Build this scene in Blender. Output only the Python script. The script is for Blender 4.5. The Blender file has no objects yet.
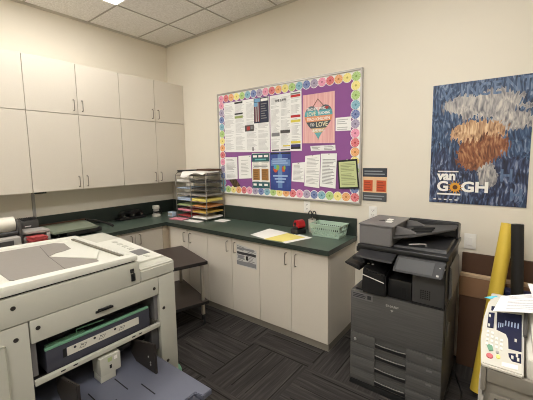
import bpy, bmesh, math, random
from mathutils import Vector, Matrix
random.seed(7)
C = bpy.context.scene.collection
PI = math.pi

# ------------------------------------------------------------------ materials
def s2l(c):
    f = lambda v: v/12.92 if v <= .04045 else ((v+.055)/1.055)**2.4
    return tuple(f(v/255) for v in c)

def mat(name, rgb, rough=.5, metal=0., var=.06, scale=30., bump=0., bscale=200., emit=0., alpha=None, spec=.5, trans=0.):
    """procedural material: colour with a little noise variation plus optional bump"""
    m = bpy.data.materials.new(name); m.use_nodes = True
    nt = m.node_tree; N = nt.nodes; Lk = nt.links
    b = N['Principled BSDF']
    col = s2l(rgb)
    b.inputs['Roughness'].default_value = rough
    b.inputs['Metallic'].default_value = metal
    b.inputs['Specular IOR Level'].default_value = spec
    tc = N.new('ShaderNodeTexCoord')
    nz = N.new('ShaderNodeTexNoise'); nz.inputs['Scale'].default_value = scale; nz.inputs['Detail'].default_value = 3
    Lk.new(tc.outputs['Object'], nz.inputs['Vector'])
    mx = N.new('ShaderNodeMix'); mx.data_type = 'RGBA'
    mx.inputs['A'].default_value = (*[max(0, c*(1-var)) for c in col], 1)
    mx.inputs['B'].default_value = (*[min(1, c*(1+var)) for c in col], 1)
    Lk.new(nz.outputs['Fac'], mx.inputs['Factor'])
    Lk.new(mx.outputs['Result'], b.inputs['Base Color'])
    if bump:
        n2 = N.new('ShaderNodeTexNoise'); n2.inputs['Scale'].default_value = bscale; n2.inputs['Detail'].default_value = 2
        Lk.new(tc.outputs['Object'], n2.inputs['Vector'])
        bp = N.new('ShaderNodeBump'); bp.inputs['Strength'].default_value = bump; bp.inputs['Distance'].default_value = .002
        Lk.new(n2.outputs['Fac'], bp.inputs['Height']); Lk.new(bp.outputs['Normal'], b.inputs['Normal'])
    if emit:
        b.inputs['Emission Color'].default_value = (*col, 1); b.inputs['Emission Strength'].default_value = emit
    if alpha is not None: b.inputs['Alpha'].default_value = alpha
    if trans: b.inputs['Transmission Weight'].default_value = trans
    return m

def math_node(nt, op, a, b=None, c=None):
    n = nt.nodes.new('ShaderNodeMath'); n.operation = op
    for i, v in enumerate((a, b, c)):
        if v is None: continue
        if isinstance(v, (int, float)): n.inputs[i].default_value = v
        else: nt.links.new(v, n.inputs[i])
    return n.outputs[0]

def mix_node(nt, f, a, b):
    n = nt.nodes.new('ShaderNodeMix'); n.data_type = 'RGBA'
    for k, v in (('Factor', f), ('A', a), ('B', b)):
        if isinstance(v, tuple): n.inputs[k].default_value = (*v, 1)
        elif isinstance(v, (int, float)): n.inputs[k].default_value = v
        else: nt.links.new(v, n.inputs[k])
    return n.outputs['Result']

def ramp_node(nt, f, stops):
    n = nt.nodes.new('ShaderNodeValToRGB'); e = n.color_ramp.elements
    while len(e) > 1: e.remove(e[-1])
    e[0].position = stops[0][0]; e[0].color = (*stops[0][1], 1)
    for p, c in stops[1:]:
        k = e.new(p); k.color = (*c, 1)
    nt.links.new(f, n.inputs[0]); return n.outputs[0]

def base_nodes(name, rough=.6):
    m = bpy.data.materials.new(name); m.use_nodes = True
    nt = m.node_tree; b = nt.nodes['Principled BSDF']; b.inputs['Roughness'].default_value = rough
    tc = nt.nodes.new('ShaderNodeTexCoord')
    return m, nt, b, tc

def carpet():
    m, nt, b, tc = base_nodes('carpet_tile', .95)
    b.inputs['Specular IOR Level'].default_value = .1
    sp = nt.nodes.new('ShaderNodeSeparateXYZ'); nt.links.new(tc.outputs['Object'], sp.inputs[0])
    T = .5455
    u = math_node(nt, 'DIVIDE', math_node(nt, 'SUBTRACT', sp.outputs[0], 2.164-20*T), T)
    v = math_node(nt, 'DIVIDE', math_node(nt, 'SUBTRACT', sp.outputs[1], -.815-20*T), T)
    iu = math_node(nt, 'FLOOR', u); iv = math_node(nt, 'FLOOR', v)
    par = math_node(nt, 'MODULO', math_node(nt, 'ADD', iu, iv), 2)   # 0/1 checker
    # coordinate across the ribs (par=1: ribs run along y -> across = x)
    fu = math_node(nt, 'FRACT', u); fv = math_node(nt, 'FRACT', v)
    def mixf(f, a, c):
        return math_node(nt, 'ADD', math_node(nt, 'MULTIPLY', a, math_node(nt, 'SUBTRACT', 1, f)), math_node(nt, 'MULTIPLY', c, f))
    ac = mixf(par, fv, fu); al = mixf(par, fu, fv)
    seed = math_node(nt, 'ADD', math_node(nt, 'MULTIPLY', iu, 7.31), math_node(nt, 'MULTIPLY', iv, 3.77))
    cb = nt.nodes.new('ShaderNodeCombineXYZ')
    nt.links.new(math_node(nt, 'MULTIPLY', ac, 26), cb.inputs[0]); nt.links.new(math_node(nt, 'MULTIPLY', al, 1.2), cb.inputs[1]); nt.links.new(seed, cb.inputs[2])
    nz = nt.nodes.new('ShaderNodeTexNoise'); nz.inputs['Scale'].default_value = 1; nz.inputs['Detail'].default_value = 3; nz.inputs['Roughness'].default_value = .7
    nt.links.new(cb.outputs[0], nz.inputs['Vector'])
    col = ramp_node(nt, nz.outputs['Fac'], [(.28, s2l((46, 44, 43))), (.5, s2l((60, 57, 56))), (.68, s2l((80, 76, 73)))])
    # a few sharp dark ribs per tile
    def line(pos, w=.008):
        d = math_node(nt, 'ABSOLUTE', math_node(nt, 'SUBTRACT', ac, pos))
        return math_node(nt, 'LESS_THAN', d, w)
    dk = line(.38)
    for p_, w_ in ((.62, .005), (.92, .008), (.02, .012)):
        dk = math_node(nt, 'MAXIMUM', dk, line(p_, w_))
    # break the dark ribs along their length
    dk = math_node(nt, 'MULTIPLY', dk, math_node(nt, 'GREATER_THAN', al, .12))
    col = mix_node(nt, math_node(nt, 'MULTIPLY', dk, .85), col, s2l((24, 22, 21)))
    # fibre
    n2 = nt.nodes.new('ShaderNodeTexNoise'); n2.inputs['Scale'].default_value = 260; nt.links.new(tc.outputs['Object'], n2.inputs['Vector'])
    col = mix_node(nt, math_node(nt, 'MULTIPLY', n2.outputs['Fac'], .45), col, s2l((52, 48, 45)))
    nt.links.new(col, b.inputs['Base Color'])
    bp = nt.nodes.new('ShaderNodeBump'); bp.inputs['Strength'].default_value = .5; bp.inputs['Distance'].default_value = .004
    nt.links.new(nz.outputs['Fac'], bp.inputs['Height']); nt.links.new(bp.outputs['Normal'], b.inputs['Normal'])
    return m

def ceiling_mat():
    m, nt, b, tc = base_nodes('acoustic_ceiling_tile', .95)
    b.inputs['Specular IOR Level'].default_value = .1
    n = nt.nodes.new('ShaderNodeTexNoise'); n.inputs['Scale'].default_value = 60; n.inputs['Detail'].default_value = 4
    nt.links.new(tc.outputs['Object'], n.inputs['Vector'])
    v = nt.nodes.new('ShaderNodeTexVoronoi'); v.inputs['Scale'].default_value = 110
    nt.links.new(tc.outputs['Object'], v.inputs['Vector'])
    c1 = ramp_node(nt, n.outputs['Fac'], [(.3, s2l((224, 221, 216))), (.7, s2l((248, 246, 243)))])
    pit = math_node(nt, 'LESS_THAN', v.outputs['Distance'], .22)
    nt.links.new(mix_node(nt, math_node(nt, 'MULTIPLY', pit, .4), c1, s2l((150, 144, 134))), b.inputs['Base Color'])
    bp = nt.nodes.new('ShaderNodeBump'); bp.inputs['Strength'].default_value = .4; bp.inputs['Distance'].default_value = .003
    nt.links.new(n.outputs['Fac'], bp.inputs['Height']); nt.links.new(bp.outputs['Normal'], b.inputs['Normal'])
    return m

def text_sheet(name, paper, ink, rows, cols=1, dens=.8, margin=.09, seed=0.):
    """printed sheet: rows of ragged grey text. Uses UV 0..1 (u across, v down)."""
    m, nt, b, tc = base_nodes(name, .7)
    sp = nt.nodes.new('ShaderNodeSeparateXYZ'); nt.links.new(tc.outputs['UV'], sp.inputs[0])
    u, v = sp.outputs[0], sp.outputs[1]
    cu = math_node(nt, 'MULTIPLY', u, cols); fu = math_node(nt, 'FRACT', cu); ic = math_node(nt, 'FLOOR', cu)
    rv = math_node(nt, 'MULTIPLY', v, rows); fv = math_node(nt, 'FRACT', rv); ir = math_node(nt, 'FLOOR', rv)
    wn = nt.nodes.new('ShaderNodeTexWhiteNoise'); wn.noise_dimensions = '3D'
    cb = nt.nodes.new('ShaderNodeCombineXYZ'); nt.links.new(ir, cb.inputs[0]); nt.links.new(ic, cb.inputs[1]); cb.inputs[2].default_value = seed
    nt.links.new(cb.outputs[0], wn.inputs['Vector'])
    ln = math_node(nt, 'ADD', math_node(nt, 'MULTIPLY', wn.outputs['Value'], .42), .56)
    on = math_node(nt, 'MULTIPLY', math_node(nt, 'LESS_THAN', fv, .45), math_node(nt, 'LESS_THAN', fu, ln))
    on = math_node(nt, 'MULTIPLY', on, math_node(nt, 'GREATER_THAN', fu, margin))
    sk = math_node(nt, 'GREATER_THAN', math_node(nt, 'FRACT', math_node(nt, 'MULTIPLY', wn.outputs['Value'], 17.3)), .12)
    on = math_node(nt, 'MULTIPLY', on, sk)
    for a_, lim in ((v, margin*.7), (math_node(nt, 'SUBTRACT', 1, v), margin*.7), (math_node(nt, 'SUBTRACT', 1, u), margin*.5)):
        on = math_node(nt, 'MULTIPLY', on, math_node(nt, 'GREATER_THAN', a_, lim))
    # letters: breaks along the row
    cb2 = nt.nodes.new('ShaderNodeCombineXYZ'); nt.links.new(math_node(nt, 'MULTIPLY', u, 90), cb2.inputs[0]); nt.links.new(math_node(nt, 'MULTIPLY', ir, 3.7), cb2.inputs[1])
    nz = nt.nodes.new('ShaderNodeTexNoise'); nz.inputs['Scale'].default_value = 1; nt.links.new(cb2.outputs[0], nz.inputs['Vector'])
    on = math_node(nt, 'MULTIPLY', on, math_node(nt, 'MULTIPLY', math_node(nt, 'ADD', nz.outputs['Fac'], .35), dens))
    nt.links.new(mix_node(nt, on, s2l(paper), s2l(ink)), b.inputs['Base Color'])
    return m

px0, px1, pz0, pz1 = 3.367, 3.978, 1.231, 2.134
def brush_paint():
    """abstract painterly print: brush dabs of blue, with grey, sand, rust and midnight areas (object x,z in metres from poster base)"""
    m, nt, b, tc = base_nodes('abstract_brush_strokes', .4)
    sp = nt.nodes.new('ShaderNodeSeparateXYZ'); nt.links.new(tc.outputs['Object'], sp.inputs[0])
    n0 = nt.nodes.new('ShaderNodeTexNoise'); n0.inputs['Scale'].default_value = 5; nt.links.new(tc.outputs['Object'], n0.inputs['Vector'])
    def strokes(rot, sx, sz, seed):
        mp = nt.nodes.new('ShaderNodeMapping'); mp.inputs['Rotation'].default_value = (0, rot, 0); mp.inputs['Scale'].default_value = (sx, 8, sz); mp.inputs['Location'].default_value = (seed, 0, seed)
        nt.links.new(tc.outputs['Object'], mp.inputs['Vector'])
        ad = nt.nodes.new('ShaderNodeVectorMath'); ad.operation = 'MULTIPLY_ADD'; ad.inputs[1].default_value = (5, 5, 5)
        nt.links.new(n0.outputs['Color'], ad.inputs[0]); nt.links.new(mp.outputs[0], ad.inputs[2])
        n = nt.nodes.new('ShaderNodeTexNoise'); n.inputs['Scale'].default_value = 1; n.inputs['Detail'].default_value = 2.5; nt.links.new(ad.outputs[0], n.inputs['Vector']); return n.outputs['Fac']
    A, B_, D = strokes(.6, 80, 16, 0), strokes(-.7, 70, 14, 3), strokes(1.35, 60, 14, 7)
    col = ramp_node(nt, A, [(.3, s2l((26, 38, 60))), (.46, s2l((46, 68, 100))), (.56, s2l((68, 92, 124))), (.72, s2l((132, 148, 172)))])
    # large soft patches whose edges break up along the strokes
    def patch_mask(cx, cz, rx, rz, amp=1.0, st=None):
        dx = math_node(nt, 'DIVIDE', math_node(nt, 'SUBTRACT', sp.outputs[0], cx), rx); dz = math_node(nt, 'DIVIDE', math_node(nt, 'SUBTRACT', sp.outputs[2], cz), rz)
        r = math_node(nt, 'ADD', math_node(nt, 'MULTIPLY', dx, dx), math_node(nt, 'MULTIPLY', dz, dz))
        r = math_node(nt, 'ADD', r, math_node(nt, 'MULTIPLY', math_node(nt, 'SUBTRACT', st, .5), amp*2.6))
        r = math_node(nt, 'ADD', r, math_node(nt, 'MULTIPLY', math_node(nt, 'SUBTRACT', n0.outputs['Fac'], .5), amp*2.2))
        return math_node(nt, 'LESS_THAN', r, 1.0)
    W, Hh = px1-px0, pz1-pz0
    def add(col, cx, cz, rx, rz, st, stops, amp=1.0):
        return mix_node(nt, patch_mask(cx*W, cz*Hh, rx*W, rz*Hh, amp, st), col, ramp_node(nt, st, stops))
    mid = [(.3, s2l((24, 28, 44))), (.48, s2l((44, 54, 84))), (.58, s2l((78, 94, 128))), (.7, s2l((150, 160, 182)))]
    gry = [(.3, s2l((98, 98, 106))), (.5, s2l((164, 160, 158))), (.68, s2l((206, 200, 190)))]
    snd = [(.3, s2l((120, 84, 62))), (.5, s2l((196, 156, 118))), (.68, s2l((226, 200, 160)))]
    rst = [(.3, s2l((80, 46, 34))), (.5, s2l((138, 84, 54))), (.68, s2l((184, 136, 94)))]
    col = add(col, -.28, .20, .32, .26, B_, mid); col = add(col, .30, .16, .34, .22, D, mid)
    col = add(col, .06, .80, .42, .11, D, gry); col = add(col, .30, .66, .24, .08, B_, gry)
    col = add(col, .02, .57, .28, .12, B_, snd); col = add(col, -.02, .42, .22, .12, D, rst); col = add(col, .16, .48, .16, .10, A, rst)
    col = add(col, .12, .24, .10, .10, B_, gry, .7)
    nt.links.new(col, b.inputs['Base Color']); return m

def stroke_mat(name, dark, mid, light, rot=.5, sx=60, sz=14):
    m, nt, b, tc = base_nodes(name, .45)
    mp = nt.nodes.new('ShaderNodeMapping'); mp.inputs['Rotation'].default_value = (0, rot, 0); mp.inputs['Scale'].default_value = (sx, 8, sz)
    nt.links.new(tc.outputs['Object'], mp.inputs['Vector'])
    n1 = nt.nodes.new('ShaderNodeTexNoise'); n1.inputs['Scale'].default_value = 1; n1.inputs['Detail'].default_value = 3
    nt.links.new(mp.outputs[0], n1.inputs['Vector'])
    c = ramp_node(nt, n1.outputs['Fac'], [(.32, s2l(dark)), (.5, s2l(mid)), (.66, s2l(light))])
    nt.links.new(c, b.inputs['Base Color']); return m

def wood_grey(name, a, bcol, axis='x'):
    m, nt, b, tc = base_nodes(name, .5)
    mp = nt.nodes.new('ShaderNodeMapping'); mp.inputs['Scale'].default_value = (2, 2, 60) if axis == 'x' else (60, 60, 2)
    nt.links.new(tc.outputs['Object'], mp.inputs['Vector'])
    n = nt.nodes.new('ShaderNodeTexNoise'); n.inputs['Scale'].default_value = 2; n.inputs['Detail'].default_value = 3
    nt.links.new(mp.outputs[0], n.inputs['Vector'])
    nt.links.new(ramp_node(nt, n.outputs['Fac'], [(.3, s2l(a)), (.7, s2l(bcol))]), b.inputs['Base Color']); return m

M = {}
LAMP_E = 12.5
M['wall'] = mat('wall_paint', (228, 221, 206), .85, var=.02, scale=4, bump=.25, bscale=420, spec=.2)
M['floor'] = carpet()
M['ceil'] = ceiling_mat()
M['grid'] = mat('ceiling_grid_metal', (196, 190, 178), .5)
M['seam'] = mat('tile_seam_grey', (176, 172, 164), .8)  # grey of the seams between ceiling tiles
M['lamp'] = mat('lamp_diffuser', (255, 252, 248), .5, emit=LAMP_E*.72)
M['lamp_m'] = mat('added_lamp_diffuser', (255, 252, 248), .5, emit=LAMP_E*1.05)  # for the added panel over the copier side
M['lamp_b'] = mat('fill_lamp_diffuser', (255, 252, 248), .5, emit=LAMP_E*1.65)  # for the added fill panels of the near row
M['lam'] = mat('beige_laminate', (212, 204, 190), .45, var=.03, scale=90, bump=.05, bscale=300)
M['lam_d'] = mat('beige_laminate_edge', (196, 182, 160), .5, var=.03)
M['gap'] = mat('dark_gap', (30, 28, 26), .8)
M['green'] = mat('dark_green_laminate', (74, 88, 78), .32, var=.12, scale=160)
M['green_e'] = mat('dark_green_edge_band', (44, 53, 47), .4, var=.08, scale=160)
M['plinth'] = mat('grey_rubber_base', (128, 121, 110), .7)
M['nickel'] = mat('brushed_nickel', (150, 144, 136), .32, .9, var=.1)
M['chrome'] = mat('chrome_wire', (190, 188, 184), .25, .9)
M['putty'] = mat('putty_plastic', (188, 187, 175), .5, var=.02, bump=.06, bscale=600)
M['putty_l'] = mat('lit_putty_plastic', (212, 211, 200), .45, var=.02, bump=.05, bscale=600)  # putty lightened to carry the light on the duplicator's top
M['taupe'] = mat('taupe_plastic', (134, 128, 121), .6, var=.04, bump=.1, bscale=700)
M['black'] = mat('black_plastic', (28, 28, 29), .42, var=.1)
M['blackm'] = mat('black_matte', (20, 20, 20), .8)
M['char'] = mat('charcoal_plastic', (74, 73, 73), .5, var=.05, bump=.05, bscale=500)
M['char_w'] = wood_grey('charcoal_streaked_panel', (78, 77, 76), (94, 93, 91))
M['char_d'] = mat('dark_charcoal_plastic', (40, 40, 42), .38, var=.08)
M['greyp'] = mat('mid_grey_plastic', (112, 110, 110), .45, var=.04)
M['lip'] = mat('silver_grip_lip', (170, 168, 164), .4, .3)
M['screen'] = mat('dark_glass_screen', (68, 69, 70), .4)
M['bluegrey'] = mat('blue_grey_plastic', (98, 101, 115), .5, var=.03)
M['navybox'] = mat('slate_blue_plastic', (60, 61, 72), .5, var=.05)
M['mint'] = mat('green_lever_plastic', (112, 160, 132), .45)
M['brownblk'] = mat('dark_brown_plate', (52, 47, 44), .45, .2)
M['trol'] = mat('dark_brown_laminate', (66, 56, 52), .4, var=.12, scale=50)
M['trol_e'] = mat('black_edge_band', (30, 27, 26), .5)
M['post'] = mat('beige_metal_post', (172, 164, 150), .35, .4)
M['rubber'] = mat('black_rubber', (24, 24, 24), .7)
M['purple'] = mat('purple_backing_paper', (142, 84, 148), .75, var=.08, scale=8)
M['alu'] = mat('aluminium_frame', (176, 172, 166), .35, .6)
M['white'] = mat('white_paper', (242, 240, 235), .8, var=.015)
M['yellow'] = mat('yellow_paper', (236, 222, 128), .8, var=.02)
M['gold'] = mat('gold_paper', (206, 172, 84), .8, var=.03)
M['pink'] = mat('pink_paper', (226, 148, 164), .8, var=.03)
M['orange'] = mat('orange_paper', (206, 146, 92), .8, var=.03)
M['ppgreen'] = mat('green_paper', (166, 180, 128), .8, var=.03)
M['bluep'] = mat('pale_blue_paper', (190, 205, 225), .8, var=.03)
M['redp'] = mat('red_paper', (176, 70, 70), .8, var=.05)
M['ink'] = mat('dark_print_ink', (50, 50, 52), .7)
M['greyink'] = mat('grey_print_ink', (130, 130, 132), .7)
M['red'] = mat('glossy_red_plastic', (176, 28, 36), .3)
M['outlet'] = mat('ivory_outlet_plastic', (238, 236, 230), .4)
M['tube_y'] = mat('yellow_roll', (226, 194, 70), .5, var=.06, scale=12)
M['tube_k'] = mat('black_roll', (26, 25, 26), .55, var=.1)
M['navy'] = mat('navy_plastic', (40, 48, 96), .5)
M['wood'] = mat('brown_board', (84, 58, 42), .6, var=.12, scale=14)
M['carton'] = mat('brown_cardboard', (150, 114, 84), .8, var=.06, scale=8)
M['carton_d'] = mat('shaded_dark_cardboard', (92, 64, 46), .8, var=.08, scale=8)  # dark brown of the carton's lower body, its shade mixed into the colour
M['carton_e'] = mat('cardboard_edge', (205, 178, 146), .8)
M['mfp'] = mat('off_white_plastic', (208, 205, 194), .45, var=.02)
M['mfp_g'] = mat('warm_grey_plastic', (132, 127, 117), .5, var=.03)
M['lcd'] = mat('dark_blue_display', (34, 38, 66), .2)
M['lcd_txt'] = mat('pale_display_segments', (150, 165, 190), .4)
M['cyan'] = mat('cyan_sticky_tag', (90, 195, 220), .6)
M['steel_g'] = mat('sage_board', (120, 128, 110), .5, var=.06)
M['roll_w'] = mat('clear_film_roll', (226, 220, 206), .3, var=.03)
M['grey_l'] = mat('light_grey_plastic', (168, 164, 158), .5)
M['grey_d'] = mat('dark_grey_plastic', (72, 70, 68), .5)

# ------------------------------------------------------------------ mesh builder
class MB:
    def __init__(s): s.bm = bmesh.new(); s.uv = None
    def _merge(s, b2, mi, mtx=None):
        if mtx is not None: b2.transform(mtx)
        for f in b2.faces: f.material_index = mi
        me = bpy.data.meshes.new('tmp'); b2.to_mesh(me); b2.free()
        s.bm.from_mesh(me); bpy.data.meshes.remove(me)
    def box(s, x0, y0, z0, x1, y1, z1, mi=0, bev=0, seg=2, mtx=None):
        b = bmesh.new(); bmesh.ops.create_cube(b, size=1)
        for v in b.verts:
            v.co = Vector(((x0+x1)/2+v.co.x*(x1-x0), (y0+y1)/2+v.co.y*(y1-y0), (z0+z1)/2+v.co.z*(z1-z0)))
        if bev: bmesh.ops.bevel(b, geom=b.edges[:], offset=bev, segments=seg, affect='EDGES', profile=.6)
        s._merge(b, mi, mtx); return s
    def prism(s, pts, axis, a0, a1, mi=0, bev=0, mtx=None):
        """pts: 2-D polygon in the plane normal to axis (axis x: (y,z); y: (x,z); z: (x,y))"""
        b = bmesh.new()
        def P(p, a):
            return {'x': (a, p[0], p[1]), 'y': (p[0], a, p[1]), 'z': (p[0], p[1], a)}[axis]
        v0 = [b.verts.new(P(p, a0)) for p in pts]; v1 = [b.verts.new(P(p, a1)) for p in pts]
        n = len(pts)
        b.faces.new(v0); b.faces.new(v1[::-1])
        for i in range(n): b.faces.new((v0[i], v1[i], v1[(i+1) % n], v0[(i+1) % n]))
        bmesh.ops.recalc_face_normals(b, faces=b.faces[:])
        if bev: bmesh.ops.bevel(b, geom=b.edges[:], offset=bev, segments=2, affect='EDGES')
        s._merge(b, mi, mtx); return s
    def hexa(s, q0, q1, mi=0, bev=0):
        """solid between two quads of 3-D points"""
        b = bmesh.new(); v0 = [b.verts.new(p) for p in q0]; v1 = [b.verts.new(p) for p in q1]; n = len(q0)
        b.faces.new(v0); b.faces.new(v1[::-1])
        for i in range(n): b.faces.new((v0[i], v1[i], v1[(i+1) % n], v0[(i+1) % n]))
        bmesh.ops.recalc_face_normals(b, faces=b.faces[:])
        if bev: bmesh.ops.bevel(b, geom=b.edges[:], offset=bev, segments=2, affect='EDGES')
        s._merge(b, mi); return s
    def cyl(s, p0, p1, r0, r1=None, seg=16, mi=0, cap=True):
        r1 = r0 if r1 is None else r1
        p0, p1 = Vector(p0), Vector(p1); d = p1-p0
        b = bmesh.new(); bmesh.ops.create_cone(b, cap_ends=cap, segments=seg, radius1=r0, radius2=r1, depth=d.length)
        q = d.to_track_quat('Z', 'Y').to_matrix().to_4x4()
        s._merge(b, mi, Matrix.Translation((p0+p1)/2) @ q); return s
    def tube(s, pts, r, seg=8, mi=0):
        b = bmesh.new(); pts = [Vector(p) for p in pts]; rings = []
        prev = None
        for i, p in enumerate(pts):
            t = (pts[min(i+1, len(pts)-1)]-pts[max(i-1, 0)]).normalized()
            if prev is None:
                a = Vector((0, 0, 1)) if abs(t.z) < .9 else Vector((1, 0, 0))
                n = t.cross(a).normalized()
            else: n = (prev-t*prev.dot(t)).normalized()
            prev = n; bn = t.cross(n)
            rings.append([b.verts.new(p+(n*math.cos(2*PI*k/seg)+bn*math.sin(2*PI*k/seg))*r) for k in range(seg)])
        for a, c in zip(rings, rings[1:]):
            for k in range(seg): b.faces.new((a[k], a[(k+1) % seg], c[(k+1) % seg], c[k]))
        b.faces.new(rings[0][::-1]); b.faces.new(rings[-1])
        bmesh.ops.recalc_face_normals(b, faces=b.faces[:])
        s._merge(b, mi); return s
    def lathe(s, prof, centre, seg=24, mi=0):
        b = bmesh.new(); cx, cy, cz = centre; rings = []
        for r, z in prof:
            rings.append([b.verts.new((cx+r*math.cos(2*PI*k/seg), cy+r*math.sin(2*PI*k/seg), cz+z)) for k in range(seg)])
        for a, c in zip(rings, rings[1:]):
            for k in range(seg): b.faces.new((a[k], a[(k+1) % seg], c[(k+1) % seg], c[k]))
        b.faces.new(rings[0][::-1]); b.faces.new(rings[-1])
        bmesh.ops.remove_doubles(b, verts=b.verts[:], dist=1e-6)
        bmesh.ops.recalc_face_normals(b, faces=b.faces[:])
        s._merge(b, mi); return s
    def ball(s, c, r, mi=0, sc=(1, 1, 1), seg=16):
        b = bmesh.new(); bmesh.ops.create_uvsphere(b, u_segments=seg, v_segments=seg//2+2, radius=r)
        s._merge(b, mi, Matrix.Translation(c) @ Matrix.Diagonal((*sc, 1))); return s
    def text(s, txt, size, mtx, mi=0, depth=.0006, align='CENTER', sx=1., bold=0.):
        cu = bpy.data.curves.new('t', 'FONT'); cu.body = txt; cu.size = size; cu.extrude = depth; cu.align_x = align; cu.offset = bold
        cu.resolution_u = 3
        o = bpy.data.objects.new('t', cu); C.objects.link(o)
        dg = bpy.context.evaluated_depsgraph_get(); me = bpy.data.meshes.new_from_object(o.evaluated_get(dg))
        b = bmesh.new(); b.from_mesh(me); s._merge(b, mi, mtx @ Matrix.Diagonal((sx, 1, 1, 1)))
        bpy.data.objects.remove(o); bpy.data.curves.remove(cu); bpy.data.meshes.remove(me); return s
    def build(s, name, mats, parent=None, smooth=True, world=True):
        """world=True: vertices were given in world coordinates, world=False: in the thing's own"""
        me = bpy.data.meshes.new(name)
        if parent is not None and world:
            r = parent
            while r.parent is not None: r = r.parent
            rm = Matrix.Translation(r.location) @ r.rotation_euler.to_matrix().to_4x4()
            s.bm.transform(rm.inverted())
        s.bm.to_mesh(me); s.bm.free()
        for m in (mats if isinstance(mats, (list, tuple)) else [mats]): me.materials.append(m)
        if smooth:
            for p in me.polygons: p.use_smooth = True
            try: me.set_sharp_from_angle(angle=math.radians(32))
            except Exception: pass
        o = bpy.data.objects.new(name, me); C.objects.link(o)
        if parent is not None: o.parent = parent
        return o

def thing(name, label, cat, loc=(0, 0, 0), rz=0., group=None):
    o = bpy.data.objects.new(name, None); o.empty_display_size = .1; C.objects.link(o)
    o.location = loc; o.rotation_euler = (0, 0, rz)
    o['label'] = label; o['category'] = cat
    if group: o['group'] = group
    return o
def tag(o, label, cat, group=None):
    o['label'] = label; o['category'] = cat
    if group: o['group'] = group
    return o
def recentre(o, loc):
    """put the origin of a one-mesh thing at loc (mesh given in world coordinates)"""
    o.data.transform(Matrix.Translation(-Vector(loc))); o.location = loc; return o
def struct(name, mb, m):
    o = mb.build(name, m, smooth=False); o['kind'] = 'structure'; return o
# text standing on wall_back (faces -y): local x -> +x, local y -> +z, local z -> -y
def on_back(x, z, y): return Matrix(((1, 0, 0, x), (0, 0, -1, y), (0, 1, 0, z), (0, 0, 0, 1)))

# ------------------------------------------------------------------ room shell
RX, RY, H = 5.3, -5.6, 3.1454
struct('floor', MB().box(-.1, RY-.1, -.1, RX+.1, .1, 0), M['floor'])
struct('ceiling', MB().box(-.1, RY-.1, H, RX+.1, .1, H+.1), M['ceil'])
struct('wall_left', MB().box(-.1, RY-.1, 0, 0, .1, H), M['wall'])
struct('wall_back', MB().box(0, 0, 0, RX, .1, H), M['wall'])
struct('wall_right', MB().box(RX, RY-.1, 0, RX+.1, .1, H), M['wall'])
struct('wall_front', MB().box(0, RY-.1, 0, RX, RY, H), M['wall'])
# ceiling grid (tee bars) and wall angle
g = MB()
xs = [.636+.626*i for i in range(-1, 9)]; ys = [-.415-.6*i for i in range(0, 9)]
for x in xs:
    if .02 < x < RX: g.box(x-.008, RY, H-.004, x+.008, 0, H+.002)
for y in ys: g.box(0, y-.008, H-.004, RX, y+.008, H+.002)
struct('trim_1', g, M['seam'])
g = MB()
g.box(0, RY, H-.024, .012, 0, H).box(.012, -.012, H-.024, RX, 0, H)
struct('trim_2', g, M['grid'])

# ceiling lamps (recessed 2x4 troffers); all but the first are unseen, added for light
def lamp(x0, y0, x1, y1, label, m='lamp'):
    t = thing('ceiling_light', label, 'ceiling light', ((x0+x1)/2, (y0+y1)/2, H), 0, 'recessed ceiling light panels')
    f = MB()
    for a in ((x0, y0, x1, y0+.02), (x0, y1-.02, x1, y1), (x0, y0, x0+.02, y1), (x1-.02, y0, x1, y1)):
        f.box(a[0], a[1], H-.012, a[2], a[3], H-.001)
    f.build('frame', M['outlet'], t)
    MB().box(x0+.02, y0+.02, H-.008, x1-.02, y1-.02, H-.002).build('diffuser', M[m], t)
lamp(xs[1], -2.215+.0, xs[2], -1.015, 'recessed fluorescent ceiling light nearest the wall cupboards')
lamp(xs[5], -2.215, xs[6], -1.015, 'unseen ceiling light panel added above the copier side of the room', 'lamp_m')  # out of view, position assumed, added to light this side

lamp(xs[1], -4.615, xs[2], -3.415, 'added fill light panel on the unseen near ceiling, far from the copier', 'lamp_b')  # near row is out of view, put in as fill for the cupboards
lamp(xs[5], -4.615, xs[6], -3.415, 'added fill light panel on the unseen near ceiling, behind the printer', 'lamp_b')  # second unseen fill panel of the near row

# ------------------------------------------------------------------ wall cupboards (on wall_left)
UX = .332
def pull(mb, p0, p1, out, r=.0042, mi=0):
    """bar pull between p0 and p1 standing 'out' off the face"""
    p0, p1, o = Vector(p0), Vector(p1), Vector(out)
    mb.tube([p0, p0+o*.8, p0+o+(p1-p0)*.06, p0+o+(p1-p0)*.5, p1+o-(p1-p0)*.06, p1+o*.8, p1], r, 8, mi)
def upper(y0, y1, z0, z1, hz, label):
    t = thing('wall_cupboard', label, 'cupboard', (UX/2, (y0+y1)/2, z0), 0, 'beige cupboards in two tiers on the wall')
    MB().box(.002, y0+.001, z0, UX-.02, y1-.001, z1).build('body', M['lam'], t)
    ym = (y0+y1)/2
    for a, b, hy in ((y0, ym, ym-.04), (ym, y1, ym+.04)):
        d = MB().box(UX-.019, a+.0022, z0+.0015, UX, b-.0022, z1-.0022, 0, .0012, 1).build('door', M['lam'], t)
        h = MB(); pull(h, (UX, hy, hz), (UX, hy, hz+.105), (.028, 0, 0)); h.build('handle', M['nickel'], d)
yy = [0, -.885, -1.77, -2.655]
place = ['nearest the corner', 'in the middle of the run', 'at the left edge of the photo']
for i in range(3):
    upper(yy[i+1], yy[i], 2.0645, 2.568, 2.10, 'short beige upper-tier wall cupboard '+place[i])
    upper(yy[i+1], yy[i], 1.306, 2.0625, 1.335, 'tall beige lower-tier wall cupboard '+place[i])

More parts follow.
